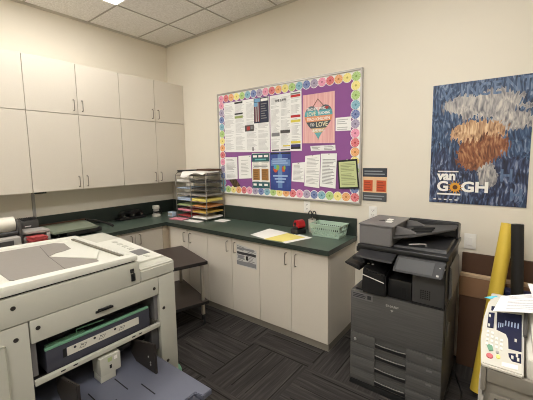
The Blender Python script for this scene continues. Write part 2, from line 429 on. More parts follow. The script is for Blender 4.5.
# ------------------------------------------------------------------ base cupboards + worktop
def base_unit(name, axis, a0, a1, label, front, doors=True, end=False, fill=None):
    """axis 'x': unit on wall_back from x=a0..a1, front face y=-front. axis 'y': on wall_left, y=a0..a1, front face x=front"""
    mid = (a0+a1)/2
    if axis == 'x': loc = (mid, -front/2, 0)
    else: loc = (front/2, mid, 0)
    t = thing('base_cupboard', label, 'cupboard', loc, 0, 'beige base cupboards under the green worktop')
    def B(p0, p1, z0, z1, d0, d1, bev=0, mb=None):
        mb = mb or MB()
        if axis == 'x': mb.box(p0, -d1, z0, p1, -d0, z1, 0, bev, 1)
        else: mb.box(d0, p0, z0, d1, p1, z1, 0, bev, 1)
        return mb
    B(a0+.001, a1-.001, .06, .823, .003, front-.02).build('body', M['lam'], t)
    B(a0+.001, a1-.001, 0, .0595, .003, front-.012).build('plinth', M['plinth'], t)
    for p0, p1, hp in ((a0, mid, mid-.05), (mid, a1, mid+.05)):
        d = B(p0+.0022, p1-.0022, .066, .818, front-.019, front, .0012).build('door', M['lam'], t)
        h = MB()
        if axis == 'x': pull(h, (hp, -front, .672), (hp, -front, .775), (0, -.028, 0))
        else: pull(h, (front, hp, .672), (front, hp, .775), (.028, 0, 0))
        h.build('handle', M['nickel'], d)
    return t
FB, FA = .557, .63
base_unit('b', 'x', .69, 1.335, 'beige base cupboard behind the brown trolley, nearest the inside corner', FB)
base_unit('b', 'x', 1.335, 2.045, 'beige base cupboard with a printed notice on its right door', FB)
base_unit('b', 'x', 2.045, 2.755, 'beige base cupboard at the open end of the run, beside the copier', FB)
base_unit('b', 'y', -1.308, -.62, 'beige base cupboard under the hole punch, on the cupboard wall', FA)
base_unit('b', 'y', -2.0, -1.308, 'beige base cupboard under the paper trimmer, behind the big duplicator', FA)
base_unit('b', 'y', -2.69, -2.0, 'beige base cupboard under the laminator, behind the big duplicator', FA)
t = thing('corner_filler', 'narrow beige filler post in the inside corner of the base cupboards', 'filler panel', (.3, -.3, 0))
MB().box(.003, -.53, .06, .6, -.003, .823).box(.6, -.535, .06, .688, -.5, .823).box(.6, -.618, .06, .63, -.535, .823).build('post', M['lam_d'], t)
MB().box(.003, -.53, 0, .6, -.003, .0595).box(.6, -.53, 0, .688, -.5, .0595).box(.58, -.618, 0, .618, -.53, .0595).build('plinth', M['plinth'], t)

t = thing('worktop', 'dark green L-shaped worktop with a low backsplash along both walls', 'worktop', (.7, -.6, .865))
EX, EB, EA = 2.7676, .587, .6624
MB().prism([(.002, -.002), (EX, -.002), (EX, -EB), (EA, -EB), (EA, -2.7), (.002, -2.7)], 'z', .826, .865, 0).build('counter_slab', M['green'], t)
e = MB().box(EA, -EB-.004, .8245, EX+.003, -EB, .8655).box(EX, -EB, .8245, EX+.003, -.002, .8655).box(EA, -2.7, .8245, EA+.004, -EB, .8655)
e.build('edge_band', M['green_e'], t)
b = MB().box(.022, -.022, .865, EX, -.002, 1.03, 0, .002, 1).box(.002, -2.7, .865, .022, -.002, 1.03, 0, .002, 1)
b.build('backsplash', M['green_e'], t)

# notice taped to a door
def sheet_mesh(quad, y, thick=.0012, m=None, name='sheet', parent=None, curl=0.):
    """quad TL,TR,BR,BL as (x,z) on a plane facing -y at y; UV u across, v down"""
    bm = bmesh.new(); uvl = bm.loops.layers.uv.new('UVMap')
    n = 6
    grid = []
    for j in range(n+1):
        row = []
        for i in range(n+1):
            u, v = i/n, j/n
            x = (quad[0][0]*(1-u)+quad[1][0]*u)*(1-v)+(quad[3][0]*(1-u)+quad[2][0]*u)*v
            z = (quad[0][1]*(1-u)+quad[1][1]*u)*(1-v)+(quad[3][1]*(1-u)+quad[2][1]*u)*v
            yo = y - thick - curl*(v**2)*(.6+.4*u)
            row.append((bm.verts.new((x, yo, z)), u, v))
        grid.append(row)
    for j in range(n):
        for i in range(n):
            c4 = [grid[j][i], grid[j+1][i], grid[j+1][i+1], grid[j][i+1]]
            f = bm.faces.new([q[0] for q in c4])
            for lp, q in zip(f.loops, c4): lp[uvl].uv = (q[1], q[2])
    # back faces give it thickness
    back = {}
    for row in grid:
        for q in row: back[q[0]] = bm.verts.new(q[0].co+Vector((0, thick*.8, 0)))
    for j in range(n):
        for i in range(n):
            c4 = [grid[j][i][0], grid[j][i+1][0], grid[j+1][i+1][0], grid[j+1][i][0]]
            bm.faces.new([back[v] for v in c4])
    rim = [grid[0][i][0] for i in range(n+1)]+[grid[j][n][0] for j in range(1, n+1)]+[grid[n][i][0] for i in range(n-1, -1, -1)]+[grid[j][0][0] for j in range(n-1, 0, -1)]
    for a, b2 in zip(rim, rim[1:]+rim[:1]): bm.faces.new((a, b2, back[b2], back[a]))
    mb = MB(); mb.bm.free(); mb.bm = bm
    return mb.build(name, m, parent, smooth=False)
def patch(mb, x0, z0, x1, z1, y, mi=0, d=.0008): mb.box(x0, y-d, min(z0, z1), x1, y, max(z0, z1), mi); return mb

t = thing('door_notice', 'black and white printed notice taped to a base cupboard door', 'notice', (1.885, -FB, .55))
sheet_mesh([(1.755, .768), (2.013, .735), (2.012, .548), (1.757, .556)], -FB, .001, text_sheet('notice_print', (196, 194, 190), (60, 60, 62), 14, 2, .8), 'sheet', t)
p = MB(); patch(p, 1.765, .668, 2.004, .692, -FB-.001); patch(p, 1.775, .625, 1.85, .66, -FB-.001, 1); patch(p, 1.88, .618, 1.905, .66, -FB-.001, 2)
patch(p, 1.76, .56, 2.005, .6, -FB-.001, 1); patch(p, 1.765, .715, 1.98, .735, -FB-.001, 1)
p.build('printed_blocks', [M['ink'], M['greyink'], M['blackm']], t, smooth=False)

# ------------------------------------------------------------------ bulletin board
bx0, bx1, bz0, bz1 = .993, 2.807, 1.163, 2.371
t = thing('bulletin_board', 'large purple bulletin board with a white scalloped border of rainbow rosettes', 'bulletin board', ((bx0+bx1)/2, 0, bz0))
MB().box(bx0+.01, -.014, bz0+.01, bx1-.01, -.002, bz1-.01).build('backing', M['purple'], t)
f = MB()
for a in ((bx0, bz0, bx1, bz0+.018), (bx0, bz1-.018, bx1, bz1), (bx0, bz0+.018, bx0+.018, bz1-.018), (bx1-.018, bz0+.018, bx1, bz1-.018)):
    f.box(a[0], -.026, a[1], a[2], -.001, a[3], 0, .002, 1)
f.build('frame', M['alu'], t)
ros = {'red': (214, 84, 92), 'orange': (232, 160, 84), 'yellow': (240, 224, 120), 'green': (164, 200, 104), 'teal': (110, 170, 190),
       'blue': (84, 108, 172), 'mauve': (160, 146, 176), 'pinkr': (232, 140, 172)}
def rosette(name, rgb):
    m, nt, b, tc = base_nodes('rosette_'+name, .7)
    sp = nt.nodes.new('ShaderNodeSeparateXYZ'); nt.links.new(tc.outputs['UV'], sp.inputs[0])
    x = math_node(nt, 'SUBTRACT', sp.outputs[0], .5); y = math_node(nt, 'SUBTRACT', sp.outputs[1], .5)
    an = math_node(nt, 'ARCTAN2', y, x); r = math_node(nt, 'SQRT', math_node(nt, 'ADD', math_node(nt, 'MULTIPLY', x, x), math_node(nt, 'MULTIPLY', y, y)))
    pet = math_node(nt, 'MULTIPLY', math_node(nt, 'ADD', math_node(nt, 'COSINE', math_node(nt, 'MULTIPLY', an, 12)), 1), .28)
    core = math_node(nt, 'LESS_THAN', r, .12)
    l = s2l(rgb); pale = tuple(min(1, c*.55+.45) for c in l); deep = tuple(c*.6 for c in l)
    col = mix_node(nt, pet, l, pale); col = mix_node(nt, core, col, deep)
    nt.links.new(col, b.inputs['Base Color']); return m
RM = [rosette(k, v) for k, v in ros.items()]
order = list(ros)
br = bmesh.new(); uvl = br.loops.layers.uv.new('UVMap')
def disc(x, z, r, y, mi, n=20):
    vs = [br.verts.new((x+r*math.cos(2*PI*k/n), y, z+r*math.sin(2*PI*k/n))) for k in range(n)]
    fc = br.faces.new(vs); fc.material_index = mi
    for lp in fc.loops: lp[uvl].uv = ((lp.vert.co.x-x)/(2*r)+.5, (lp.vert.co.z-z)/(2*r)+.5)
    fc.normal_update()
    if fc.normal.y > 0: fc.normal_flip()
    # rim gives the paper thickness
    vb = [br.verts.new((v.co.x, y+.0009, v.co.z)) for v in vs]
    for k in range(n):
        q = br.faces.new((vs[k], vs[(k+1) % n], vb[(k+1) % n], vb[k])); q.material_index = mi
ix0, ix1, iz0, iz1 = bx0+.018, bx1-.018, bz0+.018, bz1-.018
NX, NZ = 21, 14
sx, sz = (ix1-ix0)/NX, (iz1-iz0)/NZ
W_ = len(RM)
def strip(a, b, c, d):
    v = [br.verts.new(p) for p in ((a, -.0158, b), (c, -.0158, b), (c, -.0158, d), (a, -.0158, d))]
    q = br.faces.new(v); q.material_index = W_; q.normal_update()
    if q.normal.y > 0: q.normal_flip()
bw = .046
strip(ix0, iz1-bw, ix1, iz1); strip(ix0, iz0, ix1, iz0+bw); strip(ix0, iz0+bw, ix0+bw, iz1-bw); strip(ix1-bw, iz0+bw, ix1, iz1-bw)
for i in range(NX):
    x = ix0+(i+.5)*sx
    for z, ph in ((iz1-.046, 0), (iz0+.046, 5)):
        disc(x, z, .046, -.0162, W_); k = (i-1+ph) % 8 if z > 1.8 else (-i+1+NX-2) % 8
        disc(x, z, .0405, -.0168, k)
for j in range(1, NZ-1):
    z = iz1-(j+.5)*sz
    for x, ph in ((ix0+.046, 0), (ix1-.046, 2)):
        disc(x, z, .046, -.0162, W_); disc(x, z, .0405, -.0168, (-j if x < 1.5 else j+1) % 8)
mb = MB(); mb.bm.free(); mb.bm = br
mb.build('scalloped_border', RM+[M['white']], t, smooth=False)

YB = -.0172     # surface of the border; pinned sheets sit just in front
GA = 'papers pinned to the bulletin board'
def pinned(name, label, cat, quad, m, y=YB, curl=0., pin=None, group=GA, parts=True):
    cx = sum(q[0] for q in quad)/4; zb = min(q[1] for q in quad)
    if not pin and not parts:
        return tag(recentre(sheet_mesh(quad, y, .0012, m, name, None, curl), (cx, y, zb)), label, cat, group)
    t = thing(name, label, cat, (cx, y, zb), 0, group)
    sheet_mesh(quad, y, .0012, m, 'sheet', t, curl)
    if pin:
        for px, pz, pm in pin:
            MB().cyl((px, y-.001, pz), (px, y-.009, pz), .005, .004, 10).build('push_pin', pm, t)
    return t
def shift(q, dx=-.115, f=1.0):
    # quads were read on y=-.02 with the final camera; keep as they are
    return q
TS = text_sheet
# labour-law wall chart, left
yA = YB
t = pinned('wall_chart', 'wide white workplace-law chart of many columns at the upper left of the board', 'chart', [(1.095-.005, 2.29), (1.735, 2.285), (1.735, 1.727), (1.085, 1.745)], TS('chart_print', (240, 240, 238), (96, 98, 104), 62, 4, .5, .06))
p = MB(); y = yA-.0022
patch(p, 1.085+.165, 2.262, 1.37, 2.28, y, 0); patch(p, 1.25, 2.105, 1.37, 2.13, y, 2); patch(p, 1.25, 2.145, 1.37, 2.16, y, 0)
patch(p, 1.40, 1.955, 1.525, 2.02, y, 1); patch(p, 1.425, 1.965, 1.47, 2.005, y-.0009, 3); patch(p, 1.48, 1.975, 1.51, 2.01, y-.0009, 7)
patch(p, 1.53, 2.03, 1.725, 2.283, y, 4); patch(p, 1.54, 2.245, 1.615, 2.278, y-.001, 5)
for k in range(5): patch(p, 1.542+.014*k, 2.045, 1.549+.014*k, 2.24, y-.001, 3 if k % 2 == 0 else 6)
patch(p, 1.535, 2.2, 1.58, 2.24, y-.0019, 5)
for k in range(7): patch(p, 1.625, 2.07+.024*k, 1.70-.012*(k % 3), 2.079+.024*k, y-.001, 7)
patch(p, 1.625, 2.245, 1.715, 2.272, y-.001, 6)
patch(p, 1.50, 1.745, 1.515, 1.785, y, 0)
p.build('printed_panels', [M['ink'], M['grey_d'], mat('olive_print', (150, 165, 96), .7), mat('brick_print', (170, 62, 58), .7), mat('navy_print', (36, 42, 66), .6), mat('sky_print', (120, 168, 205), .7), M['white'], M['greyink']], t, smooth=False)
t = pinned('wall_chart', 'white workplace-law chart with red and yellow headings left of the heart poster', 'chart', [(1.745, 2.282), (2.117, 2.286), (2.119, 1.726), (1.745, 1.727)], TS('chart_print_b', (241, 241, 239), (92, 94, 100), 60, 3, .5, .07, 4.))
p = MB(); y = yA-.0022
p.text('THE LAW', .032, on_back(1.872, 2.215, y-.0004), 0, .0004, 'CENTER', 1., .0012)
for z, c in ((2.235, 1), (2.045, 1), (2.0, 2), (1.80, 2), (1.745, 0)): patch(p, 1.995, z, 2.105, z+.022, y, c)
patch(p, 1.995, 2.262, 2.105, 2.275, y, 4); patch(p, 1.995, 1.765, 2.105, 1.79, y, 5)
patch(p, 1.76, 1.88, 1.86, 1.915, y, 4); patch(p, 1.87, 1.905, 1.985, 1.935, y, 3); patch(p, 1.76, 1.735, 1.85, 1.748, y, 3); patch(p, 1.87, 1.735, 1.985, 1.748, y, 3)
patch(p, 1.9, 1.775, 1.985, 1.787, y, 2)
p.build('printed_panels', [M['ink'], mat('red_print', (196, 48, 50), .7), mat('yellow_print', (226, 210, 80), .7), M['grey_d'], M['greyink'], mat('indigo_print', (60, 58, 110), .7)], t, smooth=False)
# heart poster
def pinkboards():
    m, nt, b, tc = base_nodes('pink_painted_boards', .6)
    mp = nt.nodes.new('ShaderNodeMapping'); mp.inputs['Scale'].default_value = (26, 1, 1.5); nt.links.new(tc.outputs['Object'], mp.inputs[0])
    n = nt.nodes.new('ShaderNodeTexNoise'); n.inputs['Scale'].default_value = 2; n.inputs['Detail'].default_value = 2; nt.links.new(mp.outputs[0], n.inputs['Vector'])
    nt.links.new(ramp_node(nt, n.outputs['Fac'], [(.3, s2l((222, 160, 160))), (.7, s2l((240, 196, 190)))]), b.inputs['Base Color']); return m
hq = [(2.133, 2.237), (2.46, 2.233), (2.462, 1.782), (2.128, 1.795)]
t = pinned('poster', 'pink poster with a lettered heart plaque about teachers', 'poster', hq, pinkboards())
hx, hz, hs = 2.297, 2.005, .0088
def heart(u):
    a = 2*PI*u; return (hx+hs*16*math.sin(a)**3*1.02, hz+hs*(13*math.cos(a)-5*math.cos(2*a)-2*math.cos(3*a)-math.cos(4*a))*1.22-.005)
hp = [heart(k/40) for k in range(40)]
def band(z0, z1):
    """part of the heart between two heights"""
    bm = bmesh.new(); vs = [bm.verts.new((p[0], 0, p[1])) for p in hp]; bm.faces.new(vs); bmesh.ops.triangulate(bm, faces=bm.faces[:])
    for z, n in ((z0, -1), (z1, 1)):
        bmesh.ops.bisect_plane(bm, geom=bm.verts[:]+bm.edges[:]+bm.faces[:], plane_co=(0, 0, z), plane_no=(0, 0, n), clear_outer=True)
    return bm
pl = MB(); cols = []
bands = [(2.085, 2.3, (92, 108, 116)), (2.035, 2.085, (92, 170, 178)), (1.985, 2.035, (222, 150, 108)), (1.925, 1.985, (70, 78, 84)), (1.885, 1.925, (214, 180, 130)), (1.6, 1.885, (110, 178, 182))]
ms = []
for i, (a, b2, c) in enumerate(bands):
    bm = band(a, b2)
    r = bmesh.ops.extrude_face_region(bm, geom=bm.faces[:]); bmesh.ops.translate(bm, vec=(0, -.003, 0), verts=[v for v in r['geom'] if isinstance(v, bmesh.types.BMVert)])
    bm.transform(Matrix.Translation((0, yA-.0016, 0))); bmesh.ops.recalc_face_normals(bm, faces=bm.faces[:])
    pl._merge(bm, i); ms.append(wood_grey('heart_board', tuple(max(0, v-14) for v in c), tuple(min(255, v+10) for v in c)))
pl.tube([(2.235, yA-.004, 2.11), (2.292, yA-.004, 2.185), (2.36, yA-.004, 2.112)], .003, 6, len(ms)); ms.append(mat('rope_brown', (110, 72, 50), .8))
pq = pl.build('heart_plaque', ms, t, smooth=False)
yt = yA-.0052
lt = MB()
for s_, z, sz_, c, bo in (('TEACHERS WHO', 2.062, .026, 0, .001), ('LOVE', 2.0, .045, 1, .002), ('TEACHING', 2.018, .03, 0, .001), ('TEACH CHILDREN', 1.988, .026, 0, .001), ('TO', 1.95, .03, 0, .001), ('LOVE', 1.938, .045, 2, .002), ('LEARNING', 1.9, .026, 0, .001)):
    pass
for s_, x, z, sz_, sx_, c in (('TEACHERS WHO', 2.275, 2.088, .034, .78, 0), ('LOVE', 2.225, 2.04, .05, .8, 1), ('TEACHING', 2.355, 2.046, .034, .72, 0), ('TEACH CHILDREN', 2.297, 1.996, .036, .8, 0), ('TO', 2.235, 1.945, .036, .9, 0), ('LOVE', 2.335, 1.938, .058, .85, 1), ('LEARNING', 2.297, 1.893, .034, .8, 0)):
    lt.text(s_, sz_, on_back(x, z, yt), c, .0004, 'CENTER', sx_, .0008)
# little heart after the first line
lt.prism([(2.385+.0011*16*math.sin(2*PI*k/20)**3, 2.1+.0011*(13*math.cos(2*PI*k/20)-5*math.cos(4*PI*k/20)-2*math.cos(6*PI*k/20)-math.cos(8*PI*k/20))) for k in range(20)], 'y', yt-.001, yt, 2)
lt.build('lettering', [M['white'], mat('cream_letters', (230, 224, 190), .7), M['redp']], pq, smooth=False)

pinned('card', 'small white card pinned to the right of the heart poster', 'card', [(2.47, 2.0), (2.615, 1.999), (2.616, 1.881), (2.47, 1.886)], TS('card_print', (240, 240, 238), (110, 110, 112), 7, 1, .6, .1), parts=False)
pinned('paper_strip', 'narrow white strip with grey print below the heart poster', 'paper strip', [(2.212, 1.766), (2.468, 1.767), (2.472, 1.717), (2.22, 1.719)], TS('strip_print', (236, 236, 234), (70, 70, 72), 4, 2, .8, .1), parts=False)
# blue poster
t = pinned('poster', 'dark blue poster with a pale cross and bright shapes on the board', 'poster', [(1.735, 1.721), (1.992, 1.72), (1.992, 1.33), (1.737, 1.34)], stroke_mat('royal_blue_print', (44, 62, 128), (52, 74, 146), (66, 92, 166), .3, 8, 6))
p = MB(); y = yA-.0022
patch(p, 1.745, 1.70, 1.855, 1.716, y, 0); patch(p, 1.87, 1.70, 1.985, 1.716, y, 0)
patch(p, 1.833, 1.56, 1.887, 1.70, y, 1); patch(p, 1.745, 1.585, 1.8328, 1.645, y, 1); patch(p, 1.8872, 1.585, 1.985, 1.645, y, 1); patch(p, 1.833, 1.36, 1.887, 1.5598, y, 1)
for k in range(3): patch(p, 1.765, 1.606+.021*k, 1.955-.02*(k % 2), 1.617+.021*k, y-.0006, 4)
for cx_, cz_, rx_, rz_, c in ((1.805, 1.553, .028, .036, 2), (1.83, 1.567, .024, .026, 3), (1.80, 1.573, .018, .022, 5), (1.905, 1.552, .02, .03, 2), (1.917, 1.565, .012, .022, 3)):
    p.prism([(cx_+rx_*math.cos(2*PI*k/14), cz_+rz_*math.sin(2*PI*k/14)) for k in range(14)], 'y', y-.0016-.0002*c, y, c)
for k, w in enumerate((.09, .07, .05)): patch(p, 1.863-w, 1.475-.03*k, 1.863+w, 1.49-.03*k, y-.0006, 4)
p.build('printed_shapes', [M['ink'], mat('pale_blue_print', (104, 138, 190), .6), mat('orange_red_print', (214, 92, 54), .6), mat('lime_print', (150, 190, 80), .6), mat('cornflower_print', (160, 186, 222), .6), mat('cyan_print', (84, 170, 200), .6)], t, smooth=False)
# teal / brown flyer
t = pinned('flyer', 'white flyer with teal bands and two brown text boxes left of the blue poster', 'flyer', [(1.488, 1.721), (1.727, 1.718), (1.729, 1.345), (1.488, 1.352)], TS('flyer_print', (240, 238, 232), (120, 116, 110), 20, 2, .5, .1))
p = MB(); patch(p, 1.49, 1.63, 1.725, 1.715, y, 0); patch(p, 1.49, 1.35, 1.726, 1.415, y, 0)
for k in range(3): patch(p, 1.505+.075*k, 1.675, 1.56+.075*k, 1.698, y-.0006, 3); patch(p, 1.505+.075*k, 1.375, 1.55+.075*k, 1.398, y-.0006, 3)
patch(p, 1.53, 1.645, 1.685, 1.66, y-.0006, 1)
for x in (1.502, 1.62):
    patch(p, x, 1.435, x+.092, 1.555, y, 2)
    for k in range(5): patch(p, x+.008, 1.445+.021*k, x+.075-.01*(k % 2), 1.453+.021*k, y-.0006, 4)
patch(p, 1.515, 1.577, 1.70, 1.588, y, 5)
p.build('printed_panels', [mat('teal_print', (44, 92, 98), .6), mat('aqua_print', (110, 180, 180), .6), mat('amber_print', (168, 120, 62), .6), M['white'], mat('brown_print', (110, 74, 40), .6), M['greyink']], t, smooth=False)
pins = lambda q: None
pinned('paper_sheet', 'white letter-size page pinned at the far left of the lower row', 'paper', [(1.076, 1.687), (1.271, 1.686), (1.273, 1.442), (1.078, 1.43)], TS('letter_print_a', (240, 240, 238), (96, 96, 100), 20, 1, .7, .12), curl=.004, parts=False)
pinned('paper_sheet', 'white page of sparse print, second from the left in the lower row', 'paper', [(1.29, 1.696), (1.473, 1.70), (1.477, 1.453), (1.288, 1.444)], TS('letter_print_b', (241, 240, 237), (110, 110, 112), 16, 1, .5, .2, 3.), pin=[(1.462, 1.69, M['ink'])])
pinned('paper_sheet', 'short white page pinned right of the blue poster', 'paper', [(2.008, 1.61), (2.154, 1.618), (2.142, 1.424), (1.998, 1.432)], TS('letter_print_c', (240, 240, 238), (90, 90, 94), 16, 1, .6, .12, 5.), pin=[(2.08, 1.605, M['alu'])])
pinned('paper_sheet', 'tall white page between the short page and the longest page', 'paper', [(2.158, 1.676), (2.32, 1.686), (2.31, 1.375), (2.148, 1.39)], TS('letter_print_d', (242, 241, 238), (110, 110, 114), 24, 1, .6, .12, 8.), y=YB-.004, pin=[(2.24, 1.675, M['alu'])])
pinned('paper_sheet', 'white page of dense print next to the green framed page', 'paper', [(2.328, 1.692), (2.488, 1.691), (2.476, 1.377), (2.318, 1.392)], TS('letter_print_e', (241, 241, 239), (64, 64, 68), 24, 1, .8, .12, 9.), y=YB-.006, pin=[(2.41, 1.685, M['alu'])])
q = [(2.493, 1.627), (2.678, 1.639), (2.702, 1.386), (2.511, 1.377)]
t = pinned('framed_page', 'pale green page in a black border overlapping the rosettes at the right', 'paper', q, mat('black_card', (32, 34, 34), .6), y=YB-.0105)
ins = [(2.508, 1.612), (2.665, 1.622), (2.687, 1.400), (2.524, 1.391)]
sheet_mesh(ins, YB-.0121, .0012, TS('green_print', (196, 204, 150), (96, 104, 70), 17, 1, .7, .1, 2.), 'page', t)
MB().cyl((2.588, YB-.0118, 1.634), (2.588, YB-.019, 1.634), .006, .005, 10).build('push_pin', M['alu'], t)
q = [(1.134, 1.431), (1.245, 1.441), (1.316, 1.362), (1.213, 1.348)]
t = pinned('leaflet', 'small dark brown leaflet hanging askew at the lower left of the board', 'leaflet', q, stroke_mat('brown_leaflet', (46, 34, 26), (74, 56, 40), (120, 96, 66), .4, 30, 20), y=YB-.002, parts=False)

# the papers keep their true letter size (216 mm wide) and hang very slightly off level
def hang(o, root):
    if o.type == 'MESH':
        L0 = root.location
        for v in o.data.vertices:
            x, z = v.co.x+HUNG[root][0], v.co.z+HUNG[root][2]
            v.co.x = 1.0471*x-.0346-L0.x; v.co.z = 1.0597*z+.0106*x-.1851-L0.z
    for c in o.children: hang(c, root)
HUNG = {}
for o in [o for o in C.objects if o.get('group') == GA]:
    HUNG[o] = tuple(o.location); x, _, z = HUNG[o]
    o.location.x = 1.0471*x-.0346; o.location.z = 1.0597*z+.0106*x-.1851
for o in HUNG: hang(o, o)

# ------------------------------------------------------------------ wall poster (abstract stand-in with its lettering)
t = thing('poster', 'big blue brush-stroke wall poster with white lettering and a sunflower', 'poster', ((px0+px1)/2, 0, pz0))
MB().box(px0, -.006, pz0, px1, -.0005, pz1).build('print', brush_paint(), t)
def blob(pts, n=6):
    """smooth closed outline through points (Catmull-Rom)"""
    out = []; L_ = len(pts)
    for i in range(L_):
        p0, p1, p2, p3 = (Vector(pts[(i+k-1) % L_]) for k in range(4))
        for j in range(n):
            u = j/n
            out.append(tuple(.5*((2*p1)+(p2-p0)*u+(2*p0-5*p1+4*p2-p3)*u*u+(3*p1-p0-3*p2+p3)*u**3)))
    return out
def R_(u, v): return (px0+u*(px1-px0), pz1-v*(pz1-pz0))
l = MB()
vx, vz = R_(.09, .80); l.text('van', .095, on_back(vx, vz, -.0086), 0, .0005, 'LEFT', .95, .004)
wl = M['white']; l.build('lettering_upper', wl, t, smooth=False); l = MB()
gx, gz = R_(.085, .895); l.text('G', .105, on_back(gx, gz, -.0086), 0, .0005, 'LEFT', 1.05, .004)
gx, gz = R_(.35, .895); l.text('GH', .105, on_back(gx, gz, -.0086), 0, .0005, 'LEFT', 1.15, .004)
for k in range(9): pass
l.build('lettering_lower', M['white'], t, smooth=False); l = MB()
a, b2 = R_(.09, .93); patch(l, a, b2, a+.16, b2+.013, -.0082)
a, b2 = R_(.09, .735); patch(l, a, b2, a+.14, b2+.010, -.0082)
for k in range(5): a, b2 = R_(.05+.06*k, .975); patch(l, a, b2, a+.02, b2+.008, -.0082)
l.build('small_print', M['white'], t, smooth=False)
fx, fz = R_(.29, .862); s_ = MB()
for k in range(14):
    a = 2*PI*k/14; s_.prism([(fx+.02*math.cos(a-.25), fz+.02*math.sin(a-.25)), (fx+.058*math.cos(a), fz+.058*math.sin(a)), (fx+.02*math.cos(a+.25), fz+.02*math.sin(a+.25))], 'y', -.0094, -.0084, 0)
s_.prism([(fx+.034*math.cos(2*PI*k/20), fz+.034*math.sin(2*PI*k/20)) for k in range(20)], 'y', -.0097, -.0084, 0)
s_.prism([(fx+.017*math.cos(2*PI*k/16), fz+.017*math.sin(2*PI*k/16)) for k in range(16)], 'y', -.0104, -.0084, 1)
s_.build('sunflower', [mat('sunflower_yellow', (222, 160, 50), .6), mat('sunflower_brown', (92, 54, 30), .7)], t, smooth=False)
# large translucent-looking capitals across the top
CAPM = stroke_mat('faint_blue_letters', (74, 96, 130), (92, 114, 146), (118, 136, 164), .5)
for ch, u, v in (('V', .155, .135), ('I', .315, .11), ('N', .425, .12), ('C', .545, .12), ('E', .665, .12), ('N', .81, .115), ('T', .94, .11)):
    l = MB(); a, b2 = R_(u, v); l.text(ch, .125, on_back(a, b2, -.0084), 0, .0003, 'CENTER', .85, .003).build('capital_letter', CAPM, t, smooth=False)
for ch, u, v in (('H', .80, .80), ('H', .90, .95)):
    l = MB(); a, b2 = R_(u, v); l.text(ch, .12, on_back(a, b2, -.0084), 0, .0003, 'CENTER', .9, .003).build('capital_letter', CAPM, t, smooth=False)

# small sign
t = thing('wall_sign', 'small black and orange sign on the wall right of the bulletin board', 'sign', (2.925, 0, 1.2))
MB().box(2.816, -.004, 1.204, 3.03, -.001, 1.497).build('board', mat('sign_cream', (226, 190, 150), .6), t)
p = MB(); y = -.004
patch(p, 2.816, 1.42, 3.03, 1.497, y, 0); patch(p, 2.816, 1.204, 3.03, 1.28, y, 1)
for x in (2.824, 2.94):
    patch(p, x, 1.29, x+.082, 1.39, y, 2)
    for k in range(4): patch(p, x+.008, 1.30+.022*k, x+.07-.012*(k % 2), 1.308+.022*k, y-.0006, 3)
for k, z in enumerate((1.44, 1.465)): patch(p, 2.83, z, 3.01-.02*k, z+.009, y-.0006, 4)
for k, z in enumerate((1.222, 1.245)): patch(p, 2.83, z, 2.99+.02*k, z+.01, y-.0006, 4)
p.build('printed_panels', [mat('slate_print', (50, 56, 66), .6), mat('slate_grey_print', (76, 80, 84), .6), mat('orange_print', (200, 82, 44), .6), mat('dark_orange_print', (150, 56, 30), .6), mat('pale_slate_print', (140, 146, 152), .6)], t, smooth=False)

# outlets + switch
def outlet(x, z, label, w=.072, h=.116, kind='outlet'):
    t = thing('wall_outlet' if kind == 'outlet' else 'light_switch', label, 'outlet' if kind == 'outlet' else 'light switch', (x, 0, z-h/2))
    MB().box(x-w/2, -.007, z-h/2, x+w/2, -.001, z+h/2, 0, .002, 2).build('cover_plate', M['outlet'], t)
    if kind == 'outlet':
        for s in (-1, 1):
            o = MB().box(x-.017, -.0095, z+s*.021-.014, x+.017, -.0072, z+s*.021+.014, 0, .003, 2).build('socket', M['outlet'], t)
            k = MB()
            for dx in (-.006, .006): k.box(x+dx-.0016, -.0103, z+s*.021-.002, x+dx+.0016, -.0096, z+s*.021+.008)
            k.box(x-.002, -.0103, z+s*.021-.010, x+.002, -.0096, z+s*.021-.006)
            k.build('slots', M['blackm'], o, smooth=False)
    else:
        MB().box(x-.017, -.0125, z-.032, x+.017, -.0072, z+.032, 0, .0015, 1).build('rocker', M['outlet'], t)
outlet(2.235, 1.098, 'ivory power outlet under the bulletin board, above the scissors cup')
outlet(2.912, 1.098, 'ivory power outlet under the black and orange sign')
outlet(3.66, .948, 'ivory light switch on the wall right of the copier', .078, .118, 'switch')

# ------------------------------------------------------------------ things on the worktop
ZC = .8655
# wire paper sorter
sx0, sx1, sy0, sy1 = .51, 1.07, -.315, -.03
t = thing('paper_sorter', 'wire paper sorter of stacked shelves full of coloured paper in the worktop corner', 'paper sorter', ((sx0+sx1)/2, (sy0+sy1)/2, ZC))
lev = [.885, .955, 1.022, 1.09, 1.16, 1.232, 1.315, 1.40]
for x in (sx0, (sx0+sx1)/2, sx1):
    f = MB(); f.tube([(x, sy0, ZC), (x, sy0, 1.405), (x, sy0+.03, 1.432), (x, sy1-.03, 1.432), (x, sy1, 1.405), (x, sy1, ZC)], .005, 8)
    f.build('side_frame', M['chrome'], t)
for z in lev:
    s = MB()
    s.tube([(sx0, sy0, z), (sx1, sy0, z)], .0035, 6); s.tube([(sx0, sy1, z), (sx1, sy1, z)], .0035, 6)
    for k in range(17):
        x = sx0+(sx1-sx0)*(k+.5)/17; s.tube([(x, sy0, z), (x, sy1, z)], .0018, 5)
    for y in (sy0+.09, sy0+.18): s.tube([(sx0, y, z), (sx1, y, z)], .002, 5)
    s.build('wire_shelf', M['chrome'], t)
